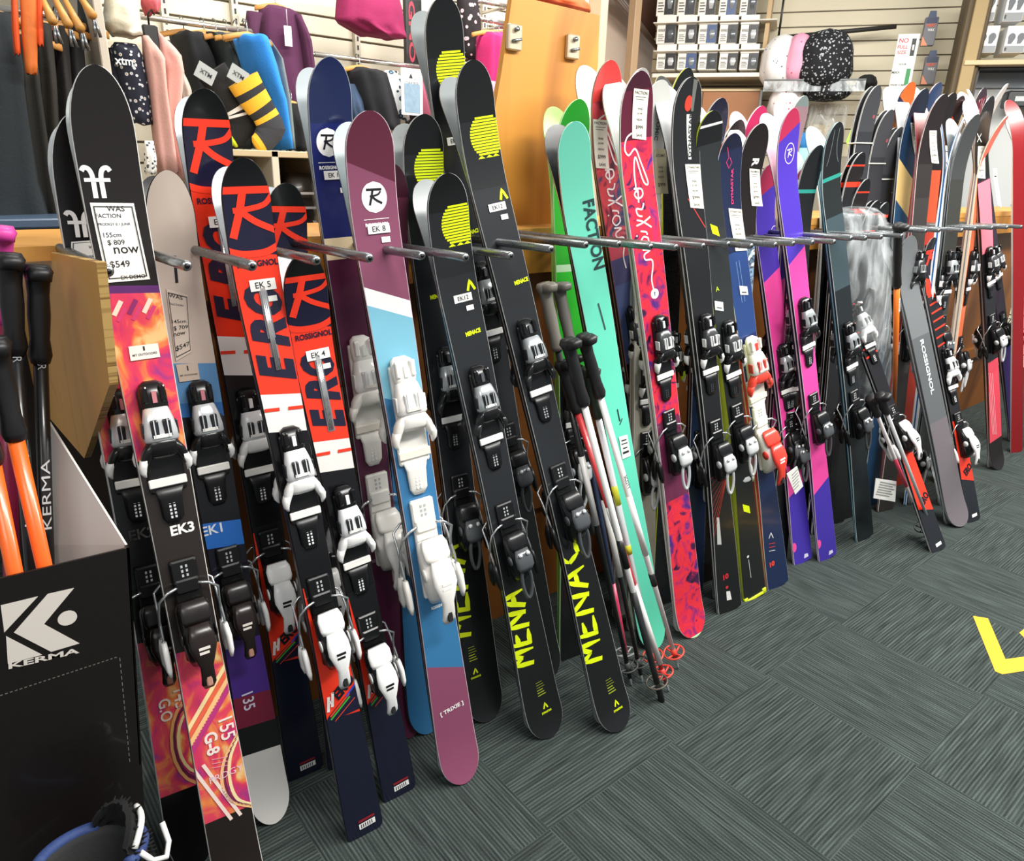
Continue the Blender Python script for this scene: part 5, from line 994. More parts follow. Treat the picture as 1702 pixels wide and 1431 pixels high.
def hang(name, label, cat, rows, y, th, mt, hook=True, group=None, extra=(), **kw):
    top = rows[0]; p = on_y((top[1] + top[2]) / 2, top[0], y); o = empty(name, T(*p), label, cat, group)
    def add(nm, r, t, m_, lb=None, dy=0, **k2):
        c = cloth(nm, None, None, r, y + dy, t, m_, parent=o, lab=lb, **k2); c.matrix_parent_inverse = Matrix.Translation(-p); return c
    add('body', rows, th, mt, **kw)
    for nm, r, t, m_, dy in extra: add(nm, r, t, m_, dy=dy, **kw)
    if hook:
        mb = MB(); mb.tube([(0, 0, -.02), (0, 0, .03), (.004, .012, .05), (.0, .028, .056), (-.002, .036, .046)], .0022, STL, 6)
        mb.loft([(-.09, 0, .008, -.030, -.010), (-.04, 0, .009, -.016, .004), (0, 0, .010, -.012, .012), (.04, 0, .009, -.016, .004), (.09, 0, .008, -.030, -.010)], M('C98F4A', .5), X=Matrix.Rotation(math.radians(90 if kw.get('yaw') else 90), 4, 'Z') @ T(0, 0, .0)); mb.build('hanger', o)
    return o
# rails and uprights on the left wall
def rail(a, b, y, label, yb=None):
    p = on_y(a[0], a[1], y); q = on_y(b[0], b[1], yb or y); q = Vector((q.x, q.y, p.z)) if abs(q.z - p.z) < .3 else q
    mb = MB(); mb.tube([p, q], .011, M('C6C2BA', .25, .8), 12)
    for r in (p, q): mb.tube([r, Vector((r.x, WLY + .005, r.z))], .008, M('C6C2BA', .25, .8), 10)
    return tag(mb.build('hang_rail'), label, 'rail')
rail((180, 20), (417, 50), 3.25, 'chrome hanging rail above the grey hoodies'); rail((523, 90), (760, 122), 3.25, 'chrome hanging rail right of the purple sweater'); rail((790, 30), (850, 42), 3.1, 'short chrome rail above the magenta tops'); rail((-20, 12), (150, 30), 2.7, 'rail holding the orange braces and black trousers')
for px, y0, y1, w_ in ((270, -40, 60, 'above the pink tops'), (387, -40, 250, 'behind the blue hoodie'), (589, -40, 210, 'under the magenta skirt'), (803, -40, 250, 'left of the plywood sheet')):
    a = on_y(px, max(0, y0), WLY - .012); mb = MB(); mb.box((a.x - .014, WLY - .03, .2), (a.x + .014, WLY - .001, 3.0), M('B9B2A2', .4, .3)); z = 1.2
    while z < 2.9: mb.box((a.x - .004, WLY - .0315, z), (a.x + .004, WLY - .029, z + .02), BLACK); z += .038
    tag(mb.build('slotted_upright'), 'slotted metal upright on the slat wall ' + w_, 'upright')
a = on_y(163, 60, 2.6); mb = MB(); mb.box((a.x - .012, 2.55, 0), (a.x + .012, 3.45, 2.7), M('C9C0AE', .5), None, .003); tag(mb.build('partition'), 'narrow cream partition edge beside the dark trousers', 'partition')
# dark trousers and jackets at the far left
DK = ('1A1C1E', '23272A', '15130F', '1E1A14', '121315')
for i, (rows, c_, lab) in enumerate((([(20, -60, 20), (120, -70, 42), (300, -80, 70), (372, -85, 92)], '20272B', 'slate-black ski jacket hanging at the left picture edge'), ([(60, 18, 58), (150, 20, 66), (372, 40, 100)], '1B1A15', 'black trousers with a brown cast, second from the left edge'), ([(40, 50, 85), (160, 52, 92), (372, 60, 108)], '221F18', 'dark olive trousers hanging behind the tallest dark tip'), ([(45, 84, 112), (200, 84, 118), (372, 84, 122)], '17140F', 'black-brown trousers third on the left rail'), ([(40, 108, 136), (180, 104, 142), (372, 100, 150)], '0F1012', 'jet black trousers fourth on the left rail'))):
    hang('trousers' if i else 'jacket', lab, 'trousers' if i else 'jacket', rows, 2.55 + i * .03, .11, FAB(c_), seed=i, nf=6)
hang('jacket', 'dark grey panelled jacket beside the partition', 'jacket', [(-20, 128, 160), (60, 136, 165), (100, 150, 167)], 2.72, .1, FAB('33393D'), hook=False)
ORG = M('F0561C', .6)
for i, (rows, c_, lab) in enumerate((([(-30, 18, 28), (48, 20, 31), (90, 24, 34)], 'F0561C', 'leftmost orange brace strap'), ([(-30, 32, 62), (60, 36, 62), (122, 42, 62)], 'D9702A', 'wide orange and tan braces hanging lowest'), ([(-30, 60, 70), (60, 60, 72), (76, 62, 72)], 'F0561C', 'narrow orange strap right of the wide braces'))):
    hang('braces', lab, 'braces', rows, 2.42, .015, M(c_, .7, grain=.08), hook=False, fold=.03, seed=i)
for i, (a_, b_, lab) in enumerate((((66, -10), (88, 36), 'wooden trouser hanger end nearest the orange braces'), ((88, -8), (114, 42), 'middle of the three wooden hanger ends'), ((108, 0), (134, 48), 'third wooden hanger end from the braces'), ((130, -10), (154, 26), 'wooden hanger end beside the partition'))):
    p = on_y(*a_, 2.45); q = on_y(*b_, 2.38); mb = MB(); mb.tube([p, (p + q) / 2, q], [.007, .009, .012], M('C9924A', .45, grain=.05), 10)
    for k in range(2): mb.tube([q + Vector((.004 * k, 0, -.01)), q + Vector((.012 * k, .0, -.05))], .004, STL, 6)
    tag(mb.build('clip_hanger'), lab, 'hanger')
# fleece, leggings, pink tops
hang('fleece', 'cream fleece garment hanging above the patterned leggings', 'fleece', [(-20, 176, 226), (20, 175, 230), (44, 171, 234), (58, 184, 236)], 2.7, .07, FAB('D9D3BF', .05), hook=False, fold=.06)
LEG = spot_mat('181C2E', 'B98A4A', 'C8CCD0', 62, th=.3)
hang('leggings', 'navy leggings with white snowflake and gold fern pattern', 'leggings', [(72, 190, 226), (86, 184, 234), (150, 200, 247), (206, 214, 252)], 2.68, .05, LEG, hook=False, fold=.04, extra=(('packing_fold', [(80, 178, 190), (150, 186, 200), (200, 196, 210)], .04, FAB('252B3E'), .03),))
mb = MB(); p = on_y(206, 102, 2.62); flat_text(mb, 'xtm', T(*p) @ Matrix.Rotation(math.pi / 2, 4, 'X'), h=.02, w=.05, col='D9DCE0', bold=.02); o = mb.build('print'); tag(o, 'white logo print on the navy leggings', 'print')
mb = MB(); p = on_y(250, 60, 2.66); mb.box((-.022, -.012, -.05), (.022, .012, .03), BLACK, T(*p), .004); mb.tube([(0, 0, .03), (0, 0, .06), (.01, 0, .072), (.02, 0, .06)], .003, BLACK, 6, X=T(*p)); tag(mb.build('clip_hanger'), 'black plastic clip hanger holding the pink tops', 'hanger')
PK = 'D9A79C'
hang('top', 'pale pink top hanging left of its twin', 'top', [(60, 236, 246), (100, 240, 272), (160, 248, 276), (286, 262, 294)], 2.66, .06, FAB(PK, .05), hook=False, fold=.2, nf=4)
hang('top', 'pale pink top hanging right of its twin', 'top', [(55, 258, 264), (95, 262, 300), (120, 270, 304), (200, 272, 296), (296, 278, 306)], 2.72, .06, FAB('DBAAA0', .05), hook=False, fold=.2, nf=4)
hang('sock', 'small white patterned sock below the leggings', 'sock', [(234, 240, 255), (262, 240, 260), (288, 241, 260)], 2.6, .02, spot_mat('E4E4DC', '4A4E55', None, 90), hook=False)
hang('beanie', 'coral pink beanie hanging at the top edge', 'beanie', [(-20, 236, 264), (8, 237, 264), (22, 246, 258)], 2.7, .06, FAB('D0606A'), hook=False, fold=.08)
hang('bag', 'folded grey bag half hidden beside the pink top', 'bag', [(118, 296, 304), (150, 296, 316), (186, 300, 318)], 2.75, .04, FAB('A8A49A'), hook=False)
# hoodies on the rail
for i, (dx, c_, lab) in enumerate(((0, '16181B', 'black hoodie first on the rail, left of the grey ones'), (34, '3E484C', 'darkest of the grey hoodies, second on the rail'), (54, '566064', 'grey hoodie third on the rail'), (72, '626C6E', 'grey hoodie fourth on the rail, behind the black sock'), (90, '6C7678', 'grey hoodie fifth on the rail'), (106, '748080', 'rightmost grey hoodie, beside the blue one'))):
    x = 290 + dx; y = 3.12 - i * .01; hang('hoodie', lab, 'hoodie', [(53 + i * 1.5, x + 8, x + 24), (60 + i * 2, x + (14 if i else -2), x + 40), (100, x + (36 if i else 4), x + 60), (170, x + (50 if i else 20), x + 74), (246, x + (56 if i else 36), x + 82)], y + .16 - i * .03, .13, FAB(c_, .05), fold=.1, nf=5, seed=i, group=None)
hang('hoodie', 'bright blue hoodie at the right end of the rail', 'hoodie', [(58, 402, 420), (66, 396, 438), (110, 410, 452), (170, 436, 466), (248, 452, 474)], 2.95, .12, FAB('2A86E0', .05), fold=.08, nf=5, seed=9)
# the two display socks
def sock(label, path, wds, cols, y, toe=None):
    o = None; pts = [on_y(px, py, y) for px, py in path]; mb = MB(); n = 16; K = []
    for i in range(len(pts) - 1):
        for j in range(5): t = j / 5; K.append((pts[i].lerp(pts[i + 1], t), wds[i] * (1 - t) + wds[i + 1] * t, (i + t) / (len(pts) - 1)))
    K.append((pts[-1], wds[-1] * .6, 1.0))
    ringsP = []
    for i, (c_, r_, v) in enumerate(K):
        t = (K[min(i + 1, len(K) - 1)][0] - K[max(0, i - 1)][0]).normalized(); sx = t.cross(Vector((0, 1, 0))).normalized()
        ringsP.append([c_ + sx * r_ * math.cos(2 * math.pi * k / n) + Vector((0, 1, 0)) * r_ * .45 * math.sin(2 * math.pi * k / n) for k in range(n)])
    for i in range(len(K) - 1):
        v = K[i][2]; col = [c_ for a, c_ in cols if a <= v][-1]
        mb.add(ringsP[i] + ringsP[i + 1], [(k, (k + 1) % n, n + (k + 1) % n, n + k) for k in range(n)], FAB(col, .04), True)
    mb.add(ringsP[0], [list(range(n))], FAB(cols[0][1])); mb.add(ringsP[-1], [list(range(n))[::-1]], FAB(cols[-1][1]))
    return tag(mb.build('sock'), label, 'sock')
sock('long ski sock in charcoal with mustard stripes and toe', [(404, 132), (420, 160), (440, 190), (452, 212), (440, 232), (424, 243)], [.062, .058, .05, .052, .042, .03], [(0, 'D9A42A'), (.09, '25262A'), (.2, 'D9A42A'), (.3, '25262A'), (.4, 'D9A42A'), (.46, '2E3036'), (.86, 'D9A42A')], 2.8)
sock('long black ski sock with thin white bands, left of the mustard one', [(352, 118), (374, 150), (396, 184), (404, 206), (394, 224), (380, 234)], [.058, .055, .05, .05, .04, .03], [(0, '0F1011'), (.36, 'D9D9D6'), (.39, '0F1011'), (.43, 'D9D9D6'), (.46, '0F1011'), (.9, 'C6D62A')], 2.84)
for px, py, w_ in ((342, 122, 'over the black sock'), (396, 125, 'over the mustard sock')):
    p = on_y(px, py, 2.78); mb = MB(); mb.box((-.032, 0, -.026), (.032, .003, .026), M('9AA0A0', .3), T(*p) @ Matrix.Rotation(.5, 4, 'Y')); flat_text(mb, 'XTM', T(p.x, p.y - .001, p.z) @ Matrix.Rotation(math.pi / 2, 4, 'X') @ Matrix.Rotation(-.5, 4, 'Z'), h=.014, col='20242A', bold=.02); tag(mb.build('header_card'), 'small grey header card ' + w_, 'card')
# sweater, skirt and the rest
hang('sweater', 'purple long-sleeved sweater with a white swing tag', 'sweater', [(10, 444, 472), (20, 432, 494), (60, 432, 500), (120, 446, 508), (150, 452, 512), (172, 462, 512)], 3.35, .06, FAB('56294A', .04), fold=.08, extra=(('sleeve', [(20, 410, 436), (60, 408, 426), (100, 416, 432), (130, 430, 440)], .05, FAB('4A2340', .04), -.05), ('sleeve', [(24, 490, 500), (70, 500, 514), (130, 508, 522), (150, 514, 522)], .05, FAB('56294A', .04), -.05)))
p = on_y(479, 60, 3.26); mb = MB(); mb.box((-.016, 0, -.038), (.016, .002, .038), WHITE, T(*p)); mb.tube([(0, .001, .038), (0, .001, .10)], .001, WHITE, 5, X=T(*p)); tag(mb.build('swing_tag'), 'white swing tag on the purple sweater', 'tag')
hang('trousers', 'folded black trousers under the purple sweater', 'trousers', [(172, 462, 508), (210, 474, 510), (250, 478, 510)], 3.2, .06, FAB('111113'))
hang('skirt', 'magenta top hanging down from the upper edge', 'top', [(-30, 566, 660), (20, 562, 666), (42, 560, 668), (60, 600, 670)], 3.2, .09, FAB('8E2050', .05), hook=False, fold=.12, nf=9)
mb = MB(); pa = on_y(672, -10, 3.3); pb = on_y(700, 110, 3.3); mb.box((pa.x, 3.29, pb.z - .3), (pb.x, 3.315, pa.z + .3), M('111214', .35)); q = on_y(687, 95, 3.28); flat_text(mb, 'ROSSIGNOL', T(q.x, 3.2895, q.z + .22) @ Matrix.Rotation(math.pi / 2, 4, 'X') @ Matrix.Rotation(-math.pi / 2, 4, 'Z'), h=.035, w=.6, col='A8384A', z=.001, bold=.03); tag(mb.build('banner_board'), 'black vertical banner board with red lettering', 'sign')
for rows, c_, lab, nm, th in (([(112, 590, 606), (122, 580, 636), (170, 592, 650), (215, 610, 660)], FAB('1B1C20'), 'black jacket hanging left of the white card', 'jacket', .1), ([(140, 574, 596), (180, 576, 600), (210, 586, 606)], FAB('3A4C66'), 'slate blue garment behind the tall navy tip', 'top', .06), ([(118, 640, 660), (140, 634, 668), (200, 650, 676)], spot_mat('E6ECEE', '6A96B0', '2A3A4A', 30), 'white and blue patterned top right of the black jacket', 'top', .06), ([(120, 700, 712), (150, 696, 730), (200, 708, 740)], FAB('E07A9A'), 'pink top right of the white card', 'top', .06), ([(110, 738, 748), (140, 722, 744), (200, 724, 744)], FAB('4A3038'), 'dark plum top behind the tall black skis', 'top', .06), ([(150, 596, 622), (190, 600, 626)], FAB('C8606A'), 'coral and black glove below the jacket', 'glove', .04)):
    hang(nm, lab, nm, rows, 3.2, th, c_, hook=nm == 'jacket')
p0 = on_y(668, 190, 3.08); p1 = on_y(702, 116, 3.08); mb = MB(); mb.box((p0.x, 3.08, p0.z), (p1.x, 3.084, p1.z), M('E9EAE6', .6)); mb.box((p0.x + .015, 3.078, p0.z + .01), (p1.x - .015, 3.08, p0.z + .13), M('7A94A6', .6, grain=.3, scale=40)); mb.prism([(p0.x + .04, p1.z - .04), (p0.x + .05, p1.z - .02), (p0.x + .06, p1.z - .04)], -.0785 - 3, -.078 - 3, BLACK, Matrix.Rotation(math.pi / 2, 4, 'X')); flat_text(mb, 'DAKINE', T((p0.x + p1.x) / 2, 3.079, p1.z - .06) @ Matrix.Rotation(math.pi / 2, 4, 'X'), h=.014, col='333333'); tag(mb.build('product_card'), 'white product card with a grey photo behind the plum ski', 'card')
hang('leggings', 'black and pink patterned leggings beside the tallest black ski', 'leggings', [(-20, 760, 792), (40, 762, 796), (100, 768, 796)], 3.1, .05, spot_mat('1A1216', 'D9909A', 'E6C0C4', 36, th=.3), hook=False, fold=.05)
for i in range(4): hang('top', ('leftmost', 'second', 'third', 'rightmost')[i] + ' magenta top on the rail left of the plywood sheet', 'top', [(54, 806 + i * 9, 816 + i * 9), (64, 800 + i * 9, 824 + i * 8), (140, 798 + i * 9, 822 + i * 8), (180, 802 + i * 9, 822 + i * 8)], 3.0 + .05 * i, .09, FAB(('C82A6E', 'D0307A', 'D8387E', 'C02864')[i]), seed=i)
hang('top', 'sheer pink top below the magenta row', 'top', [(135, 802, 830), (180, 806, 832), (250, 812, 834)], 2.9, .04, FAB('D88AA0'), hook=False)
hang('sweater', 'folded coral garment on top of the wall shelf', 'sweater', [(-10, 880, 972), (8, 884, 974), (16, 900, 972)], 3.0, .1, FAB('C8562A', .2), hook=False)
rail((800, 2), (846, 10), 3.2, 'upper chrome rail behind the magenta tops')
# ---------------------------------------------------------------- low shelving behind the rack
sh = empty('shelf_unit', Matrix.Identity(4), 'low cream shelf unit of dark stock behind the red skis', 'shelf')
Zt = on_y(440, 250, 2.45).z; xa = on_y(350, 250, 2.45).x; xb2 = on_y(640, 262, 2.45).x
def shp(a, b, nm, mt): m_ = MB(); m_.box(a, b, mt, None, .002); m_.build(nm, sh)
CW = M('C9B58E', .5); 
for z in (Zt, Zt - .34, Zt - .68): shp((xa, 2.45, z - .02), (xb2, 2.85, z), 'shelf_board', CW)
for x in (xa, (xa * 2 + xb2) / 3, (xa + 2 * xb2) / 3, xb2): shp((x - .012, 2.45, 0), (x + .012, 2.85, Zt), 'upright', M('D9CFB8', .5))
shp((xa, 2.85, 0), (xb2, 2.87, Zt), 'back_panel', M('8A7A60', .7))
def stockboot(p, label, col, group):
    o = empty('boot', T(*p), label, 'boot', group); mb = MB(); mb.loft([(-.10, 0, .034, 0, .07), (-.09, 0, .042, 0, .13), (-.03, 0, .044, 0, .14), (.04, 0, .042, 0, .09), (.11, 0, .034, 0, .06)], M(col, .35, 0, .2), n=12, e=3, X=Matrix.Rotation(math.pi, 4, 'Z')); mb.build('shell', o)
    mb = MB(); mb.loft([(.12, .05, .045, -.05, .05), (.2, .055, .05, -.05, .05), (.27, .06, .05, -.05, .05)], M(col, .35, 0, .2), n=12, e=3, ax='z', X=Matrix.Rotation(math.pi / 2, 4, 'Z')); mb.build('cuff', o)
    mb = MB()
    for k in range(3): mb.box((-.046, -.03 - .02 * k + .03, .10 + .05 * k), (.046, -.018 - .02 * k + .03, .108 + .05 * k), M('B9BCBE', .3, .5))
    mb.build('buckles', o); return o
k = 0
for zi, z in enumerate((Zt - .34, Zt - .68)):
    x = xa + .09
    while x < xb2 - .05:
        stockboot((x, 2.56, z + .001), 'dark stock boot, number %s from the left on the %s shelf behind the red skis' % (('one', 'two', 'three', 'four', 'five', 'six', 'seven', 'eight')[min(7, round((x - xa - .09) / .125))], 'upper' if zi == 0 else 'lower'), ('17181A', '222428', '2A2420', '1A1A1A')[k % 4], 'dark boots on the %s shelf' % ('upper' if zi == 0 else 'lower')); x += .125; k += 1
bin_ = MB(); a = on_y(-60, 368, 2.3); b = on_y(118, 368, 2.3); bin_.box((a.x, 2.3, a.z - .25), (b.x, 2.6, a.z), M('3A4A5E', .35), None, .01); bin_.box((a.x - .01, 2.29, a.z - .02), (b.x + .01, 2.61, a.z + .004), M('4A5C72', .35), None, .004); tag(bin_.build('storage_bin'), 'blue-grey plastic bin behind the plywood wing', 'bin')
bs = MB(); bs.box((a.x - .05, 2.25, 0), (b.x + .1, 2.7, a.z - .251), M('2A2622', .7)); tag(bs.build('plinth'), 'dark low plinth under the blue-grey bin', 'plinth')
# ---------------------------------------------------------------- stairwell behind the plywood sheet
def bar(a, b, off, r, mt, name, lab, cat):
    mb = MB(); mb.tube([a, b], r, mt, 10); return tag(mb.build(name), lab, cat)
Wp = M('B89A78', .5)
mb = MB(); a = on_y(1058, 0, 4.2); mb.box((a.x - .035, 4.17, 0), (a.x + .035, 4.24, 3.2), Wp, None, .004); tag(mb.build('post'), 'tan wooden post in front of the pink stairwell wall', 'post')
st = empty('staircase', Matrix.Identity(4), 'dark staircase rising behind the tan post', 'staircase')
for i in range(3):
    p = on_y(1000 + i * 7, -30, 4.5); q = on_y(1090 + i * 4, 76 + i * 6, 4.5); mb = MB(); mb.tube([p, q], .02, M('7A6A60', .4, .2), 8); mb.build('handrail', st)
p = on_y(1040, -30, 4.55); q = on_y(1096, 40, 4.55); mb = MB(); d = (q - p).normalized(); mb.loft([(0, 0, .02, -.14, .14), ((q - p).length, 0, .02, -.14, .14)], M('5A3A30', .6), n=8, e=6, X=frame(p, Vector((0, 1, 0)), d)); mb.build('stringer', st)
# ---------------------------------------------------------------- stacked white goggle boxes on the right wall
WB = M('EEEBE2', .6); 
def onr(px, py, off): return XR(on_r(px, py, off))
rows_ = ((-22, 27), (40, 73), (88, 116)); names = ('top', 'middle', 'bottom'); pos = ('first', 'second', 'third', 'fourth', 'fifth')
for r, (yt_, yb_) in enumerate(rows_):
    for cidx in range(5):
        x0_ = 1090 + cidx * 34.5; x1_ = x0_ + 33.5; off = .40; A1 = on_r(x0_, yb_, off); B1 = on_r(x1_, yt_, off); X = XR(A1); q = X.inverted() @ B1; W, Hh = q.x, q.y
        o = empty('goggle_box', X, '%s box from the left in the %s row of white goggle boxes' % (pos[cidx], names[r]), 'box', 'white goggle boxes, %s row' % names[r])
        mb = MB(); mb.box((0, 0, -.18), (W - .004, Hh, 0), WB, None, .003); mb.build('carton', o)
        mb = MB(); mb.box((-.004, Hh, -.185), (W, Hh + .062, .006), M('EDEAE2', .6), None, .002); mb.build('lid', o)
        mb = MB(); mb.box((W * .46, Hh * .04, .0), (W * 1.0, Hh * .98, .002), M(('1A1B1E', '23262E', '161719', '2E4A7A', '1C1C1E')[(cidx + r * (1 if r else 2)) % 5], .4)); mb.loft([(Hh * .25, W * .75, W * .1, .001, .004), (Hh * .5, W * .75, W * .17, .001, .006), (Hh * .72, W * .75, W * .13, .001, .004)], M(('9AA0A4', '6E7478', 'D9DCDE')[(cidx + r) % 3], .2, .3), n=10); mb.build('photo', o)
        mb = MB(); flat_text(mb, 'SMITH' if False else 'GOGGLE', T(W * .26, Hh * .70, .001), w=W * .36, h=Hh * .14, col='222222', bold=.03)
        for k in range(4): mb.box((W * .09, Hh * (.14 + k * .1), .0005), (W * (.42 - .06 * (k % 2)), Hh * (.18 + k * .1), .0012), M('55524C', .6))
        mb.build('print', o)
mb = MB(); A1 = on_r(1084, 122, .46); B1 = on_r(1290, 122, .46); X = XR(A1); q = X.inverted() @ B1; mb.box((0, -.03, -.44), (q.x, 0, 0), M('E6E0D2', .5), X, .003); tag(mb.build('wall_shelf'), 'cream shelf board under the white goggle boxes', 'shelf')
for r in (0, 1):
    mb = MB(); A1 = on_r(1086, (37, 84)[r], .44); X = XR(A1); mb.box((0, -.008, -.42), (q.x * .98, 0, 0), M('E6E0D2', .5), X, .002); tag(mb.build('wall_shelf'), ('upper', 'middle')[r] + ' thin shelf between the rows of goggle boxes', 'shelf')
mb = MB(); A1 = on_r(1262, 118, .38); B1 = on_r(1290, -40, .38); X = XR(A1); q2 = X.inverted() @ B1; mb.box((0, 0, -.3), (q2.x, q2.y, 0), M('BBA27C', .8), X); tag(mb.build('carton_stack'), 'tan side of the carton stack right of the goggle boxes', 'box')
# brown cabinet below
mb = MB(); A1 = on_r(1080, 300, .30); B1 = on_r(1264, 152, .30); X = XR(A1); q2 = X.inverted() @ B1; cab = empty('cabinet', X, 'brown cabinet under the goggle box shelf', 'cabinet')
mb.box((0, -.9, -.25), (q2.x, q2.y, 0), M('A06A3E', .5, grain=.06, scale=5), None, .004); mb.build('body', cab); mb = MB(); mb.box((q2.x * .45, 0, .0), (q2.x * .46, q2.y, .004), M('5A3A20', .6)); mb.build('door_gap', cab); mb = MB(); mb.box((0, q2.y, -.25), (q2.x + .0, q2.y + .02, .01), M('C8B48A', .5), None, .003); mb.build('fascia', cab)
mb = MB(); p = on_r(1266, 150, .46); mb.tube([Vector((p.x, p.y, .0)), Vector((p.x, p.y, p.z))], .012, M('C9CCCC', .25, .8), 8); tag(mb.build('stand_post'), 'thin chrome post at the end of the box shelf', 'post')
# wire grid
mb = MB(); A1 = on_r(1291, 76, .25); B1 = on_r(1309, -40, .25); X = XR(A1); q2 = X.inverted() @ B1
for i in range(4): mb.tube([(q2.x * i / 3, 0, 0), (q2.x * i / 3, q2.y, 0)], .004, BLACK, 6, X=X)
y = 0
while y < q2.y: mb.tube([(0, y, 0), (q2.x, y, 0)], .004, BLACK, 6, X=X); y += .05
tag(mb.build('wire_grid'), 'narrow black wire grid right of the carton stack', 'grid')
# helmet covers / hats
def lump(name, label, cat, px, py, wpx, hpx, off, mt, seed=0, depth=.18, top=.6):
    c = on_r(px, py, off); X = XR(c); a = X.inverted() @ on_r(px + wpx / 2, py, off); b = X.inverted() @ on_r(px, py - hpx / 2, off); hw = a.x; hh = b.y; mb = MB(); n = 26; m_ = 16; P = []
    for i in range(m_ + 1):
        v = -1 + 2 * i / m_; rr = math.sqrt(max(0, 1 - abs(v) ** 2.6)) * (1 - (.5 - .5 * top) * (v + 1) * .5)
        for k in range(n):
            q = 2 * math.pi * k / n; w_ = 1 + .10 * noise.noise(Vector((math.cos(q) * 1.6 + seed, math.sin(q) * 1.6, v * 1.8))) + .035 * math.sin(9 * q + seed)
            P.append((hw * rr * math.cos(q) * w_, v * hh, depth * rr * math.sin(q) * w_))
    mb.add(P, [(i * n + (k + 1) % n, i * n + k, (i + 1) * n + k, (i + 1) * n + (k + 1) % n) for i in range(m_) for k in range(n)], mt, True, X=X); return tag(mb.build(name), label, cat)
WS = spot_mat('E6E4E0', '4A4E58', None, 26, th=.16); PS = spot_mat('E4A0B8', 'C24A6A', None, 24, th=.14); BS = spot_mat('101216', 'A4A8AC', None, 44, th=.30)
lump('hood', 'white spotted hood leftmost on the clear stand', 'hood', 1298, 104, 76, 96, .42, WS, 1); lump('hood', 'pink spotted hood between the white and black ones', 'hood', 1326, 100, 56, 92, .46, PS, 2); lump('hood', 'black hood with a white leaf print, largest on the stand', 'hood', 1371, 99, 108, 104, .52, BS, 3)
lump('hood', 'white and pink spotted hood on the lower tier', 'hood', 1305, 172, 62, 66, .44, spot_mat('E8E4E2', 'C24A5A', None, 26, th=.16), 4); lump('hood', 'black and white hood folded low behind the tray', 'hood', 1375, 150, 84, 40, .45, BS, 5); lump('beanie', 'small black beanie right of the printed hood', 'beanie', 1440, 137, 38, 26, .38, FAB('17181A'), 6)
mb = MB(); A1 = on_r(1268, 152, .60); B1 = on_r(1440, 132, .60); X = XR(A1); q2 = X.inverted() @ B1
mb.box((0, 0, -.004), (q2.x, q2.y, 0), film_mat('clear_tray', 'D0D8DA', .4), X); mb.box((0, 0, -.3), (q2.x, .006, 0), film_mat('clear_tray', 'D0D8DA', .4), X)
mb.tube([(0, q2.y, 0), (q2.x, q2.y, 0)], .006, M('9AA0A0', .3, .5), 6, X=X); tag(mb.build('clear_tray'), 'clear plastic tray under the printed hoods', 'tray')
for i, (px0, py0, px1, py1, c_, lab) in enumerate(((1332, 262, 1412, 172, 'B9A88A', 'clear tub of tan patterned goods under the tray'), (1322, 246, 1352, 220, '3A86C8', 'small blue bag beside the clear tub'), (1318, 275, 1356, 246, 'A8D8D8', 'pale aqua pouch below the blue bag'), (1404, 246, 1424, 212, 'B8E05A', 'lime green paper tag right of the clear tub'))):
    A1 = on_r(px0, py0, .3 + .02 * i); B1 = on_r(px1, py1, .3 + .02 * i); X = XR(A1); q2 = X.inverted() @ B1; mb = MB()
    if i == 3: mb.prism([(0, q2.y * .3), (q2.x * .5, 0), (q2.x, q2.y * .7), (q2.x * .4, q2.y)], 0, .004, M(c_, .6), X); nm, ct = 'paper_tag', 'tag'
    elif i == 0: mb.box((.02, .02, -.2), (q2.x - .02, q2.y * .62, -.01), spot_mat('A89878', '5A4A38', 'C8C0A8', 20), X, .01); mb.box((0, 0, -.22), (q2.x, q2.y, 0), film_mat('tub_plastic', 'D9DAD2', .5), X, .01); nm, ct = 'storage_tub', 'tub'
    else: mb.loft([(0, q2.x / 2, q2.x * .3, -.08, 0), (q2.y * .3, q2.x / 2, q2.x * .5, -.1, .02), (q2.y * .8, q2.x / 2, q2.x * .46, -.09, .01), (q2.y, q2.x / 2, q2.x * .3, -.06, 0)], FAB(c_), n=14, X=X); nm, ct = 'pouch', 'bag'
    tag(mb.build(nm), lab, ct)
mb = MB(); A1 = on_r(1318, 330, .24); B1 = on_r(1480, 262, .24); X = XR(A1); q2 = X.inverted() @ B1; mb.box((0, -1.0, -.22), (q2.x, q2.y, 0), M('8A8474', .7), X, .004); tag(mb.build('counter'), 'grey-beige counter behind the far skis', 'counter')
# long header strip with ski silhouettes and a hanging sign
mb = MB(); A1 = on_r(1302, 62, .2); B1 = on_r(1490, 44, .2); mb.tube([A1, B1], .016, M('23201C', .6), 8); tag(mb.build('top_rail'), 'black bar along the top of the hood stand', 'rail')
A1 = on_r(1466, 205, .7); B1 = on_r(1530, 56, .7); X = XR(A1); q2 = X.inverted() @ B1; W, Hh = q2.x, q2.y
sg = MB(); sg.box((0, 0, -.008), (W, Hh, 0), M('E2E6DA', .5), X)
for t, u, v, h_, c_ in (('NO', .3, .93, .05, 'C83A4A'), ('FULL', .3, .86, .04, 'C83A4A'), ('SIZE', .3, .80, .04, 'C83A4A'), ('1 HOUR', .4, .67, .022, '333333'), ('MAX', .2, .58, .03, '333333'), ('WEAR A MASK', .45, .44, .022, '333333'), ('THANK YOU', .5, .26, .03, '333333'), ('STAY SAFE', .5, .12, .02, '333333')): flat_text(sg, t, X @ T(W * u, Hh * v, .001), h=Hh * h_, col=c_, bold=.02)
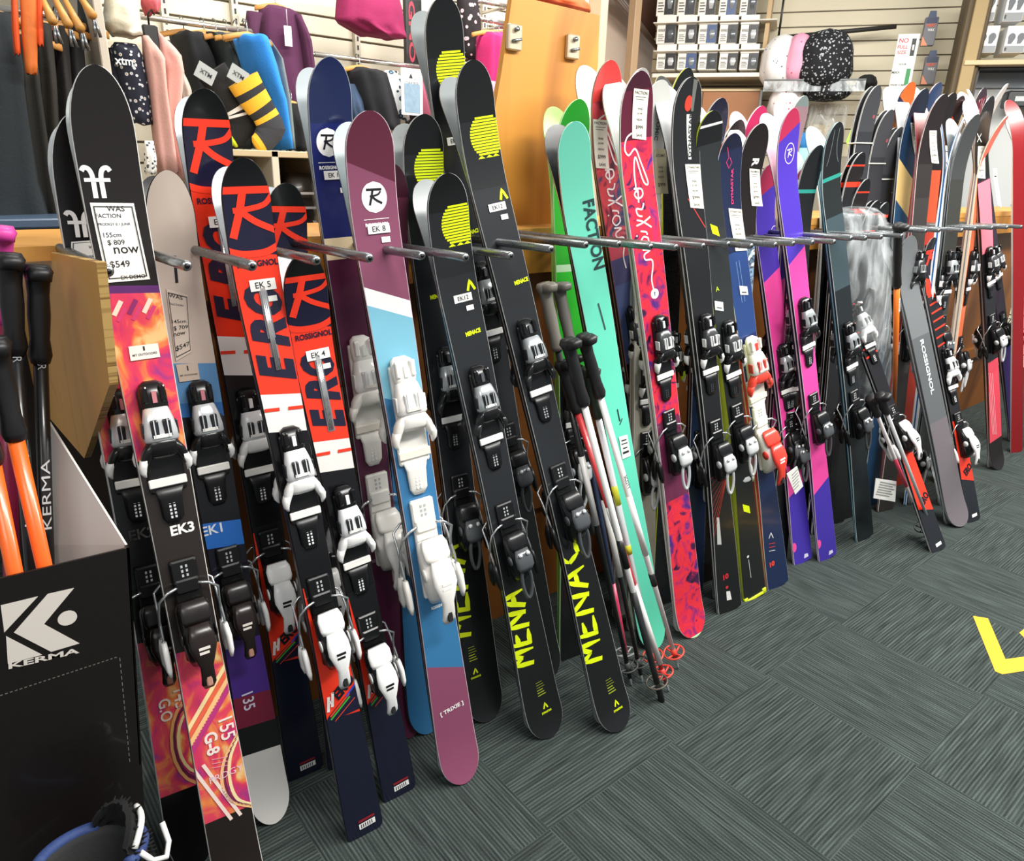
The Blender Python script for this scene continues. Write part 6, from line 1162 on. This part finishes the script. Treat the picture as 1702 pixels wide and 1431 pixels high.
sg.box((W * .68, Hh * .76, 0), (W * .88, Hh * .95, .002), M('1C1E20', .5), X); sg.tube([(W * .78, Hh * .88, .003), (W * .78, Hh * .82, .003)], W * .05, M('E9E9E9', .5), 8, X=X); sg.box((W * .68, Hh * .44, 0), (W * .88, Hh * .62, .002), M('1E7A42', .5), X); tag(sg.build('notice_sign'), 'tall white notice sign with a black and a green symbol', 'sign')
for i, (yt_, yb_) in enumerate(((17, 76), (83, 140))):
    A1 = on_r(1530, yb_, .25); B1 = on_r(1564, yt_, .25); X = XR(A1); q2 = X.inverted() @ B1; W, Hh = q2.x, q2.y; o = empty('packet', X, ('upper', 'lower')[i] + ' grey and navy packet on the wall beside the pillar', 'packet')
    mb = MB(); mb.box((0, 0, -.05), (W, Hh * .82, 0), M('6E7076', .5), None, .004); mb.prism([(W * .2, Hh * .82), (W * .8, Hh * .82), (W * .72, Hh), (W * .28, Hh)], -.04, -.01, M('3A4A6A', .5)); mb.build('pack', o)
    mb = MB(); mb.box((W * .08, Hh * .64, 0), (W * .92, Hh * .80, .002), M('2E3A56', .5)); mb.prism([(0, 0), (W * .5, 0), (0, Hh * .28)], 0, .002, M('E8906A', .5)); flat_text(mb, 'HEAT', T(W * .5, Hh * .58, .002), w=W * .7, h=Hh * .09, col='E05A3A', bold=.03); flat_text(mb, 'WAX', T(W * .55, Hh * .45, .002), w=W * .5, h=Hh * .08, col='E9E9E6', bold=.03); mb.build('print', o)
# pillar and helmet cartons at the far right
A1 = on_r(1592, 200, .6); mb = MB(); X = XR(Vector((A1.x, A1.y, 0))); mb.box((-.09, 0, -.25), (.06, 3.4, -.02), M('54462E', .6, grain=.05, scale=6), X, .01); mb.box((-.05, 0, -.02), (.03, 3.4, .01), M('A08A5E', .6, grain=.05, scale=6), X, .004); tag(mb.build('pillar'), 'brown and tan pillar left of the helmet cartons', 'pillar')
pos6 = ('first', 'second', 'third', 'fourth')
for r, (yt_, yb_) in enumerate(((-22, 36), (42, 88))):
    for cidx in range(4):
        x0_ = 1618 + cidx * 48; x1_ = x0_ + 46
        if x0_ > 1702: continue
        A1 = on_r(x0_, yb_, .55); B1 = on_r(x1_, yt_, .55); X = XR(A1); q2 = X.inverted() @ B1; W, Hh = q2.x, q2.y; o = empty('helmet_box', X, '%s helmet carton in the %s row by the right edge' % (pos6[cidx], ('upper', 'lower')[r]), 'box')
        mb = MB(); mb.box((0, 0, -.25), (W, Hh, 0), M('D9DADA', .5), None, .003); mb.build('carton', o); mb = MB(); mb.box((.004, .004, 0), (W - .004, Hh * .26, .002), M('8A8E90', .5))
        for k in (0, 1):
            cx_ = W * (.28 + .44 * k); R = W * .17; mb.prism([(cx_ + R * math.cos(a), Hh * .58 + R * 1.15 * math.sin(a)) for a in [math.radians(q) for q in range(-30, 211, 20)]] + [(cx_ - R * .8, Hh * .34), (cx_ + R * .2, Hh * .34)], 0, .003, M('5E6468', .5))
        mb.box((W * .04, Hh * .08, .002), (W * .14, Hh * .2, .003), BLACK); mb.build('print', o)
mb = MB(); A1 = on_r(1604, 100, .62); B1 = on_r(1760, 100, .62); X = XR(A1); q2 = X.inverted() @ B1; mb.box((0, -.03, -.4), (q2.x, 0, 0), M('C8B088', .5), X, .003); tag(mb.build('wall_shelf'), 'tan shelf board under the helmet cartons', 'shelf')
fr = empty('display_case', XR(on_r(1604, 190, .5)), 'black-framed display case under the helmet shelf', 'display case'); Xi = fr.matrix_world.inverted(); c1 = Xi @ on_r(1608, 106, .5); c2 = Xi @ on_r(1760, 106, .5)
mb = MB(); mb.box((0, -.8, -.3), (.03, c1.y, .0), M('1C1E20', .4)); mb.box((0, c1.y - .03, -.3), (c2.x, c1.y, 0), M('1C1E20', .4)); mb.build('frame', fr); mb = MB(); mb.box((.03, -.8, -.3), (c2.x, c1.y - .03, -.28), M('C9CDCB', .5)); mb.box((.03, c1.y * .60, -.27), (c2.x, c1.y * .93, -.25), M('8A9498', .3)); mb.build('back_panel', fr)
mb = MB(); z_ = Xi @ on_r(1670, 178, .45); z2 = Xi @ on_r(1760, 150, .45); mb.box((z_.x, z_.y, -.2), (z2.x, z2.y, -.05), M('2A2E30', .4), None, .01); mb.box((z_.x + .05, z_.y + (z2.y - z_.y) * .35, -.05), (z_.x + .14, z_.y + (z2.y - z_.y) * .65, -.046), M('B9BEC0', .4)); o = mb.build('till'); o.matrix_world = fr.matrix_world; tag(o, 'dark grey device with a pale label in the display case', 'device')
# hanging papers and the little bag low between the skis
def paper(pp, y, label):
    P = [on_y(px, py, y) for px, py in pp]; mb = MB(); n_ = Vector((0, -.002, 0)); k_ = len(P); mb.add([tuple(p) for p in P] + [tuple(p - n_) for p in P], [list(range(k_)), list(range(2 * k_ - 1, k_ - 1, -1))] + [(i, k_ + i, k_ + (i + 1) % k_, (i + 1) % k_) for i in range(k_)], M('E4E4E0', .6))
    c_ = sum(P, Vector()) / k_; X = frame(c_ + Vector((0, -.001, 0)), P[1] - P[0], Vector((0, 0, 1))); w_ = (P[1] - P[0]).length; h_ = (P[3] - P[0]).length
    for i in range(6): mb.box((-w_ * .36, h_ * (.3 - i * .11), .0003), (w_ * (.36 - .1 * (i % 2)), h_ * (.33 - i * .11), .0006), M('8A8A88', .7), X)
    return tag(mb.build('instruction_card'), label, 'card')
paper([(1452, 828), (1488, 834), (1490, 800), (1456, 795)], 1.05, 'white instruction card hanging low by the steep red ski')
paper([(1322, 822), (1335, 808), (1325, 775), (1308, 788)], 1.12, 'small white tag dangling over the left purple ski')
